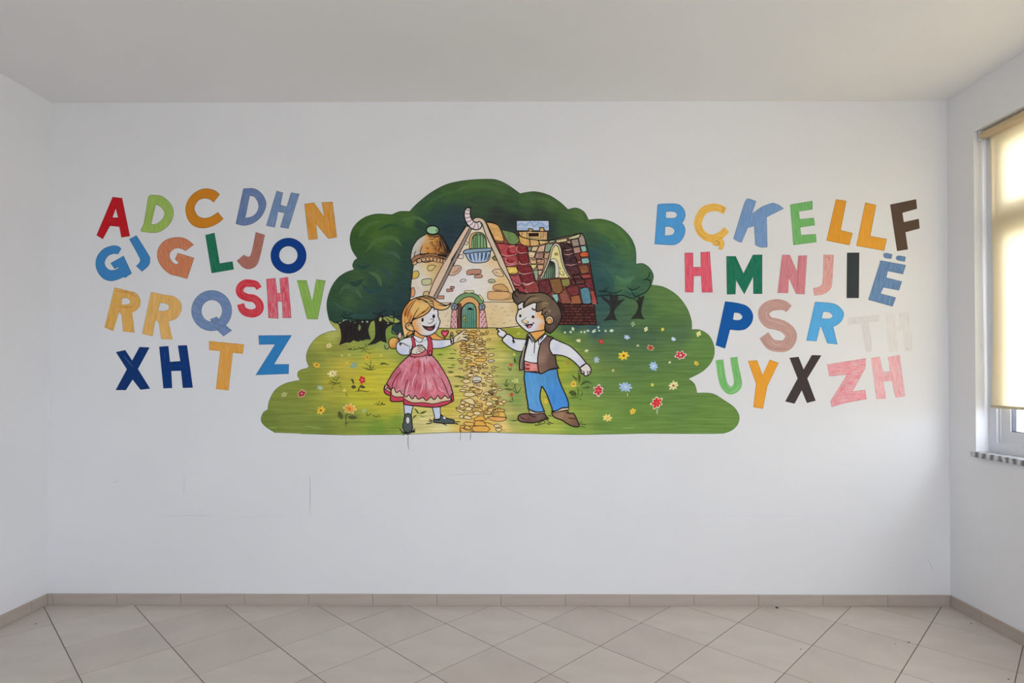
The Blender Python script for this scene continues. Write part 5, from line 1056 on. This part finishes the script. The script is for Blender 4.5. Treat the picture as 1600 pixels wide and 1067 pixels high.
q.lines(G2, '340,485 270,560 210,660 185,770 170,850; 455,620 420,700 400,800 385,900 385,1030; 1000,590 1060,700 1120,850 1150,920; 560,270 580,240 600,250; 770,270 750,235; 180,760 165,830 163,890; 1175,890 1190,980; 480,240 600,240 720,225; 1160,900 1170,990 1160,1010', 1.4, 8.5, RI2, .3)
q.lines(G2, '560,300 520,420 500,520; 640,280 640,420 620,560; 720,300 730,430 740,560; 620,600 580,720 570,820; 740,560 760,700 740,820; 800,300 860,420 900,520; 860,560 920,700 950,820; 300,560 270,680 260,760; 540,620 530,720', 1.6, 7, (176, 70, 88), .9)
q.lines(G2, '680,260 690,380 700,500; 600,500 540,640 520,780; 850,680 820,740 790,760; 900,420 980,560; 700,640 690,760 650,860; 440,440 380,560 340,680; 580,700 570,800; 960,740 1010,800 1080,830; 480,640 450,740 430,840', 1.5, 7, (222, 168, 178), .9)
q.fill('skirt_fold', P(G2, '95,680 105,735~ 90,770 65,770~'), (206, 186, 152), 7, .9)
# bodice
q.fill('blouse', P(G2, '500,-75 539,-107 600,-105 690,-20~ 790,-105 830,-90 856,-51 960,-42~ 1070,-48~ 1160,-50 1225,0~ 1165,45~ 1060,85~ 960,100~ 868,100 850,220 500,225 480,60'), None, 8, 1.4, samples=[(648, 540, (212, 212, 218)), (665, 545, (214, 214, 220)), (690, 538, (190, 198, 222)), (685, 532, (208, 206, 218)), (700, 536, (212, 214, 224)), (660, 550, (206, 206, 216))], grid=3)
q.fill('puffed_sleeve', P(G2, '539,-100 470,-85~ 380,-60~ 277,5~ 258,80~ 275,150~ 330,200~ 400,212~ 470,205 490,195 520,90 535,0'), None, 9, 1.4, samples=[(625, 538, (208, 208, 218)), (628, 548, (190, 196, 222)), (640, 545, (206, 208, 222)), (640, 530, (212, 212, 220))], grid=3)
q.lines(G2, '300,0 380,20 440,50 500,80; 310,20 320,40; 330,-5 320,30; 480,90 490,130 475,160 490,195; 520,95 500,130 515,150 495,190', 1.2, 11)
q.fill('brace', P(G1, '485,820 530,822~ 560,920~ 568,1000 555,1085 505,1085 512,960~'), (184, 66, 84), 10, 1.1, ink=RI2)
q.fill('brace', P(G2, '760,-110 800,-112 840,-60~ 860,20~ 866,110~ 855,205 830,215 775,200 780,100~ 790,0~'), (188, 64, 84), 10, 1.2, ink=RI2)
q.fill('waistband', P(G2, '500,185 560,195~ 640,185~ 740,100 775,140~ 780,190 745,215 720,230 600,242~ 500,232'), (196, 104, 112), 10, 1.1, ink=RI2)
q.fill('brace_button', ell(825, 172, 22, 34, tile=G2), (200, 110, 120), 12, 1.4, ink=RI2)
q.fill('collar', P(G1, '520,800 545,790 640,830~ 700,850 650,915~ 575,880~'), (212, 212, 216), 10, 1.0); q.fill('collar', P(G1, '700,850 735,800 785,850 660,915'), (214, 214, 218), 10, 1.0)
# hands
q.fill('hand', P(G2, '510,185 515,140~ 545,90~ 600,58~ 640,42~ 690,45~ 700,60~ 735,90~ 740,110 720,150~ 690,165 650,185~ 580,198~'), (214, 200, 186), 12, 1.3)
q.lines(G2, '610,90 660,78 735,100; 605,120 660,110 715,140; 620,150 650,145 690,165; 600,62 700,55; 590,150 600,180', 1.0, 13.5, INKC, .3)
q.fill('hand', P(G1, '1235,870 1265,810~ 1320,775~ 1370,742 1440,688 1472,700 1400,772 1500,778~ 1525,792 1430,822 1500,855~ 1495,890 1400,872~ 1320,905~ 1250,925'), (216, 200, 168), 12, 1.2)
q.lines(G1, '1300,880 1340,840 1370,810; 1320,770 1300,720; 1370,745 1320,760; 1400,820 1480,820 1500,835; 1480,740 1520,730', 1.0, 13.5, INKC, .3)
q.fill('cuff', P(G1, '1190,860 1205,780 1190,760~ 1215,735 1235,770 1225,830 1245,880 1240,940 1200,930'), (206, 206, 200), 12, 1.6)
q.lines(G1, '1205,790 1225,800; 1195,850 1220,850; 1200,900 1235,900; 1210,870 1205,920', 1.4, 13.5)
q.fill('held_heart', P(G1, '1085,828 1035,765~ 1028,720~ 1060,698~ 1092,722 1125,698~ 1155,720~ 1130,780~'), (196, 66, 88), 9, 1.5, ink=(90, 24, 36)); q.line(P(G1, '1085,825 1090,865'), 1.2, 9.5); q.line(P(G1, '1160,820 1190,790~ 1200,750'), 1.2, 9.5)
q.fill('heart_shine', P(G1, '1060,760 1085,735~ 1110,740~ 1090,790~'), (214, 110, 128), 11, 0)
# head
q.fill('neck', P(G1, '535,700 700,780 745,800 700,850 620,835~ 570,810~ 540,770'), (216, 156, 84), 9, 1.1)
q.fill('face', P(G1, '500,560 480,480~ 560,380~ 700,300~ 840,280 960,335 968,400~ 968,455~ 1002,530~ 985,610~ 930,720~ 830,785~ 740,798~ 650,775~ 570,710~ 510,690~'), None, 13, 1.5,
       samples=[(645, 500, (214, 158, 88)), (647, 508, (216, 160, 90)), (650, 516, (216, 158, 86)), (655, 505, (216, 196, 170)), (662, 505, (212, 210, 212)), (675, 500, (212, 210, 214)), (675, 490, (214, 212, 216)), (680, 515, (208, 208, 218)), (665, 518, (212, 206, 204)), (655, 520, (218, 182, 138)), (668, 524, (206, 204, 216)), (648, 495, (216, 166, 100))], grid=2.2)
q.fill('ear', P(G1, '392,640 400,590~ 445,562~ 490,575~ 520,640~ 545,712 480,705~ 425,680~'), (218, 176, 120), 14, 1.3)
q.lines(G1, '415,640 440,600 480,600 500,640; 440,600 450,640', 1.1, 16)
q.fill('hair', P(G1, '365,835 345,740~ 322,600~ 318,450~ 350,330~ 420,215~ 500,150~ 570,120 640,100~ 740,85~ 850,105~ 930,165~ 1030,228~ 1130,250~ 1200,210 1150,295~ 1060,335~ 960,330~ 885,300~ 845,268 845,300~ 800,370~ 700,440~ 600,480~ 540,500 495,540~ 480,580 440,562~ 400,590~ 390,650~ 430,690 500,712~ 545,712 545,740 440,800~'), None, 15, 1.7,
       samples=[(635, 480, (220, 160, 86)), (640, 470, (216, 150, 74)), (650, 475, (226, 176, 106)), (632, 500, (222, 166, 96)), (633, 520, (226, 190, 130)), (660, 480, (228, 180, 110)), (670, 470, (230, 190, 124)), (665, 490, (222, 162, 86)), (655, 467, (200, 146, 84)), (675, 464, (182, 138, 84)), (685, 470, (214, 158, 92)), (695, 478, (226, 174, 110)), (638, 490, (204, 124, 56)), (645, 485, (226, 178, 112)), (700, 478, (230, 196, 140)), (640, 520, (220, 160, 86)), (672, 467, (170, 124, 76))], grid=2.4)
q.lines(G1, '560,150 480,230 420,330 380,450; 570,160 500,260 440,380 420,480; 430,240 390,340 370,460; 630,290 570,380 540,440 500,530; 735,340 640,420 560,470; 820,260 760,340 680,400; 600,480 520,490 495,545; 570,130 650,140 740,170 800,220 840,270; 640,110 720,110 800,150 880,170; 600,150 660,150; 700,180 790,210 825,260; 970,240 1050,260 1130,262; 820,250 860,290 950,320; 790,190 850,180 880,190; 820,220 870,220; 880,170 880,230 900,330; 390,820 420,760 470,720; 400,800 450,790; 540,710 500,760; 540,440 520,500 490,540; 480,580 460,520 500,430', 1.2, 17, INKC, .5)
q.lines(G1, '470,170 400,290 360,430; 380,480 375,560 400,600; 420,480 440,520 430,560', 1.2, 17, (176, 100, 44), .7)
q.lines(G1, '600,110 680,150 760,180 810,240; 560,130 620,140; 860,130 800,120 700,120', 1.6, 16.6, (96, 66, 40), .5)
for a in ((690, 513, 21, 36), (890, 450, 25, 36)): q.dot(*a, 16, G1, rot=.1)
q.fill('mouth', P(G1, '685,612 740,628~ 800,635~ 870,622~ 910,598 905,650~ 870,692~ 810,703~ 750,680~ 715,650~'), (74, 34, 40), 15, 1.1)
q.fill('tongue', P(G1, '760,670 800,650~ 850,655~ 880,675 820,695~'), (130, 70, 78), 16.6, 0)
q.lines(G1, '680,605 740,628 810,636 880,618 945,560; 820,500 890,505 870,545 830,575 785,570', 1.0, 17.5, INKC, .3)
q.lines(G1, '880,330 905,345', 1.6, 17, (110, 90, 80), .3)
for x, y in ((620, 575), (652, 577), (600, 608), (636, 608), (622, 645), (943, 522), (975, 522), (946, 500)): q.dot(x, y, 5, 5, 17, G1, (90, 50, 50))
q.fill('sleeve_star', P(G1, '275,905 300,935 330,925~ 305,950 300,980 280,955'), (60, 60, 66), 11, .6)
q.done('pen_outline')

# ---------------------------------------------------------------- the painted boy
boy = node('painted_boy', on_y(862, 667, DW), mural, label='painted boy with dark hair, brown waistcoat and blue trousers')
q = Painter(boy, 20)
q.fill('hair_tuft', P(B1, '1190,300 1230,235~ 1270,280 1300,330~ 1335,385 1300,375 1330,420 1290,405 1290,440 1240,400~'), (50, 28, 30), 0, .8)
q.fill('hand', P(B1, '120,738 150,722~ 190,722~ 225,750~ 270,770~ 302,812 290,850 240,895~ 225,880 180,865~ 150,835~ 145,790~ 165,790 150,755~'), (212, 210, 214), 1, 1.6)
q.lines(B1, '150,745 170,775 165,790; 190,725 215,745', 1.4, 3)
q.fill('sleeve', P(B2, '145,120 165,75~ 215,25~ 270,35~ 310,65~ 325,85 400,95~ 500,100 545,110 520,200~ 470,292 380,285~ 300,250~ 220,195~'), None, 1, 1.7, samples=[(795, 530, (206, 206, 222)), (800, 538, (200, 204, 222)), (812, 535, (212, 212, 222)), (790, 528, (212, 212, 218))], grid=3)
q.lines(B2, '300,70 320,100 300,140; 320,95 320,170; 320,100 345,165; 310,110 330,150', 1.6, 3)
q.fill('shirt', P(B2, '540,30 660,155 820,25 870,60 740,300 705,470 600,465~ 490,435 490,300~ 530,200'), None, 1, 1.2, samples=[(830, 545, (212, 214, 222)), (835, 555, (206, 210, 220)), (828, 560, (212, 216, 226)), (840, 540, (216, 214, 216))], grid=3)
q.fill('sleeve', P(B2, '880,200 895,130~ 940,88 1010,120~ 1080,150~ 1200,205~ 1320,310~ 1400,400~ 1455,475 1360,545 1240,430~ 1120,365~ 980,340~ 930,340~ 890,280~'), None, 3, 1.7, samples=[(862, 540, (212, 212, 222)), (868, 545, (196, 200, 214)), (880, 545, (210, 210, 222)), (895, 555, (212, 212, 220)), (908, 568, (200, 200, 222)), (862, 550, (208, 208, 222))], grid=3)
q.fill('hand', P(B2, '1355,548 1400,505~ 1455,475 1495,505~ 1530,560~ 1525,610~ 1495,655~ 1440,672~ 1415,645~ 1420,625 1395,640~ 1368,620~'), (214, 204, 200), 3, 1.8)
q.lines(B2, '1425,640 1420,610 1400,590; 1475,655 1480,620 1465,590; 1510,620 1500,590; 1370,560 1385,600 1390,635', 1.5, 5, INKC, .3)
q.fill('trousers', P(B3, '369,-125 480,-110 670,-85 836,-150 984,-172 1000,-60~ 1020,20~ 1080,180~ 1150,330~ 1200,470~ 1205,570 1080,580~ 980,630~ 888,640 890,590~ 850,480~ 780,300~ 705,172 690,170 665,290~ 662,420~ 700,540~ 742,640 680,658~ 600,660~ 500,630~ 428,590 432,540 400,350~ 370,120~ 355,0~'), None, 2, 1.9, M_STREAK,
       samples=[(822, 590, (70, 142, 200)), (835, 600, (78, 148, 202)), (828, 625, (84, 150, 204)), (840, 635, (80, 144, 204)), (860, 600, (62, 134, 198)), (870, 615, (58, 130, 200)), (880, 632, (56, 132, 206)), (850, 590, (72, 136, 190)), (866, 590, (66, 130, 186))], grid=3, ang=math.pi / 2 - .1)
q.fill('sash', P(B2, '492,440 600,465~ 698,478 710,602 600,603~ 500,600'), (212, 128, 122), 3, 1.3, M_TEXT)
q.lines(B2, '510,490 540,500 575,495; 505,545 540,560 580,550; 510,560 560,570', 2.2, 5, (140, 30, 34), .6); q.lines(B2, '600,480 620,520 600,580; 660,490 650,560', 1.6, 4.6, (224, 160, 150), .6)
q.fill('waistcoat', P(B2, '530,55 562,60 545,150~ 500,330~ 485,440 495,575 450,575 418,582 415,500~ 425,400~ 460,295 500,190~ 522,110~'), (84, 78, 82), 4, 1.6)
q.lines(B2, '500,200 465,350 440,480 440,570', 1.1, 6, (196, 176, 130), .1); q.lines(B2, '530,120 490,300 468,440 465,570', 1.1, 6, (120, 112, 112), .2); q.lines(B2, '545,70 510,240 490,340 484,440 490,560', 1.8, 6, (30, 30, 36), .2)
q.fill('waistcoat', P(B2, '845,45 900,62~ 940,78 900,120~ 880,190~ 890,270~ 935,345 975,348 985,450~ 1000,500~ 1030,552 960,555~ 880,575~ 760,635~ 718,605~ 700,500~ 700,400~ 715,280~ 750,160~ 800,90~'), None, 4, 1.9,
       samples=[(850, 545, (126, 100, 88)), (845, 560, (146, 116, 100)), (848, 575, (120, 92, 78)), (860, 570, (104, 80, 70)), (865, 560, (96, 74, 66)), (855, 530, (104, 82, 74)), (843, 580, (132, 104, 88)), (868, 575, (90, 70, 62))], grid=3)
q.fill('collar', P(B2, '548,25 570,10 660,150 640,140~ 600,90~'), (212, 212, 214), 5, 1.3); q.fill('collar', P(B2, '720,100 825,15 850,45 715,188 712,120'), (208, 208, 222), 6, 1.4)
q.lines(B2, '655,150 650,230 643,320; 790,60 740,120; 540,15 520,100; 560,60 600,120 620,160', 1.4, 7.5, INKC, .3)
q.fill('trouser_cuff', P(B3, '445,612 520,645~ 600,665~ 748,640 735,675~ 640,690~ 560,695~ 475,685~ 450,650~'), (196, 174, 158), 2.4, 1.3)
q.fill('trouser_cuff', P(B3, '885,650 980,632~ 1080,585~ 1200,575 1215,610~ 1150,625~ 1060,640~ 960,662~'), (196, 172, 152), 2.4, 1.3)
q.fill('boot', P(B3, '240,770 250,730~ 300,700~ 380,688~ 440,692 500,695 600,692~ 740,680 775,730~ 820,790 700,815~ 600,850~ 500,865~ 400,858~ 300,845~ 250,815~'), None, 1, 1.9, samples=[(813, 652, (120, 92, 84)), (820, 652, (126, 82, 72)), (830, 655, (106, 76, 66)), (845, 650, (116, 92, 82)), (850, 652, (96, 72, 64)), (825, 657, (90, 64, 60))], grid=3)
q.fill('boot', P(B3, '890,665 960,655~ 1060,640 1180,628 1215,685 1300,690~ 1345,760~ 1375,830~ 1408,900~ 1380,940~ 1290,932~ 1180,880~ 1080,815~ 950,765~ 890,705~'), None, 1, 1.9, samples=[(867, 645, (146, 112, 88)), (875, 650, (150, 118, 92)), (885, 655, (134, 100, 76)), (895, 658, (126, 92, 68)), (900, 663, (110, 84, 72)), (892, 648, (140, 104, 78))], grid=3)
q.lines(B3, '450,700 500,735 580,755; 280,740 320,780 380,800; 1215,685 1180,680 1140,660; 1200,765 1260,780 1340,790; 480,690 520,700; 740,770 800,770', 1.4, 3, INKC, .4)
# head
q.fill('neck', P(B1, '700,790 980,730 992,800 880,895~ 825,945 780,880~'), (216, 158, 84), 5, 1.3)
q.fill('face', P(B1, '500,300 560,240 620,230 840,230 950,380 985,560 995,650 980,735~ 930,760~ 850,770~ 720,795 650,765~ 560,685~ 490,610~ 470,530~ 485,470~ 505,400~'), None, 6, 1.7,
       samples=[(812, 490, (212, 208, 200)), (815, 505, (212, 212, 214)), (825, 505, (212, 210, 214)), (830, 490, (212, 210, 212)), (835, 510, (206, 206, 220)), (842, 500, (210, 204, 200)), (844, 495, (218, 166, 92)), (849, 495, (216, 156, 82)), (851, 510, (216, 158, 86)), (847, 512, (216, 164, 96)), (842, 517, (216, 180, 130)), (829, 517, (206, 206, 218)), (815, 475, (214, 212, 210)), (838, 475, (214, 210, 206))], grid=2.0)
q.fill('hair', P(B1, '500,300 440,235~ 412,160~ 415,95~ 440,55~ 455,75 500,15~ 520,60~ 600,98~ 700,95~ 800,88~ 900,82~ 1020,110~ 1100,170~ 1190,260~ 1255,370~ 1285,500~ 1250,620~ 1180,720~ 1080,812 1010,770~ 985,700~ 1000,630 1010,560 985,570 965,480 930,475 945,395 850,420~ 828,395~ 840,268 790,262~ 720,290~ 660,320~ 608,352 600,310~ 612,248~ 560,262~'), None, 8, 2.0,
       samples=[(805, 465, (88, 72, 64)), (815, 462, (100, 82, 70)), (830, 465, (118, 98, 74)), (845, 465, (112, 94, 74)), (850, 480, (122, 102, 76)), (860, 475, (100, 84, 70)), (865, 490, (104, 86, 74)), (872, 500, (86, 70, 64)), (862, 510, (92, 76, 66)), (855, 515, (76, 60, 56)), (868, 505, (76, 62, 58)), (840, 480, (100, 84, 66)), (825, 472, (104, 86, 66))], grid=2.4)
q.lines(B1, '430,60 460,130 510,160; 490,40 520,90 560,120; 620,330 640,240 720,160 830,140; 840,270 900,250 940,230; 920,400 960,370 1030,350; 1010,470 980,460 1010,425 1030,430; 1280,500 1250,620 1180,720; 850,420 930,395; 440,100 470,150', 1.5, 10, INKC, .6)
q.lines(B1, '640,290 700,230 800,190 900,190; 930,290 1000,270 1060,290; 1060,380 1080,440', 3.0, 9.6, (140, 118, 88), .8)
q.fill('ear', ell(1068, 578, 68, 76, tile=B1), (222, 200, 160), 10, 1.5)
q.fill('ear_inside', ell(1066, 592, 42, 52, tile=B1), (206, 148, 84), 11, .9)
q.dot(1018, 602, 11, 12, 12.5, B1)
for a in ((547, 498, 22, 27), (776, 515, 26, 27)): q.dot(*a, 8, B1)
q.line(P(B1, '508,400 530,382~ 575,368'), 2.2, 8); q.line(P(B1, '752,358 780,385~ 815,392'), 2.2, 8)
q.fill('nose', P(B1, '585,580 620,570~ 690,600~ 685,625~ 640,635~ 595,620~ 578,595~'), (224, 196, 150), 7, 0)
q.lines(B1, '655,520 620,560 580,578 578,605 610,628 660,635 690,620 692,600 665,590', 1.1, 8.5, INKC, .4)
q.fill('mouth', P(B1, '615,660 660,655~ 710,650~ 770,640 750,680~ 720,710~ 685,712~ 660,690~ 650,670~'), (60, 30, 34), 7, 1.0)
q.fill('tongue', P(B1, '680,700 700,672~ 740,660~ 735,690~ 705,710~'), (190, 120, 130), 8.6, 0)
q.lines(B1, '608,662 690,650 770,640 800,622; 765,610 795,630', 1.2, 9, INKC, .3)
q.done('pen_outline')
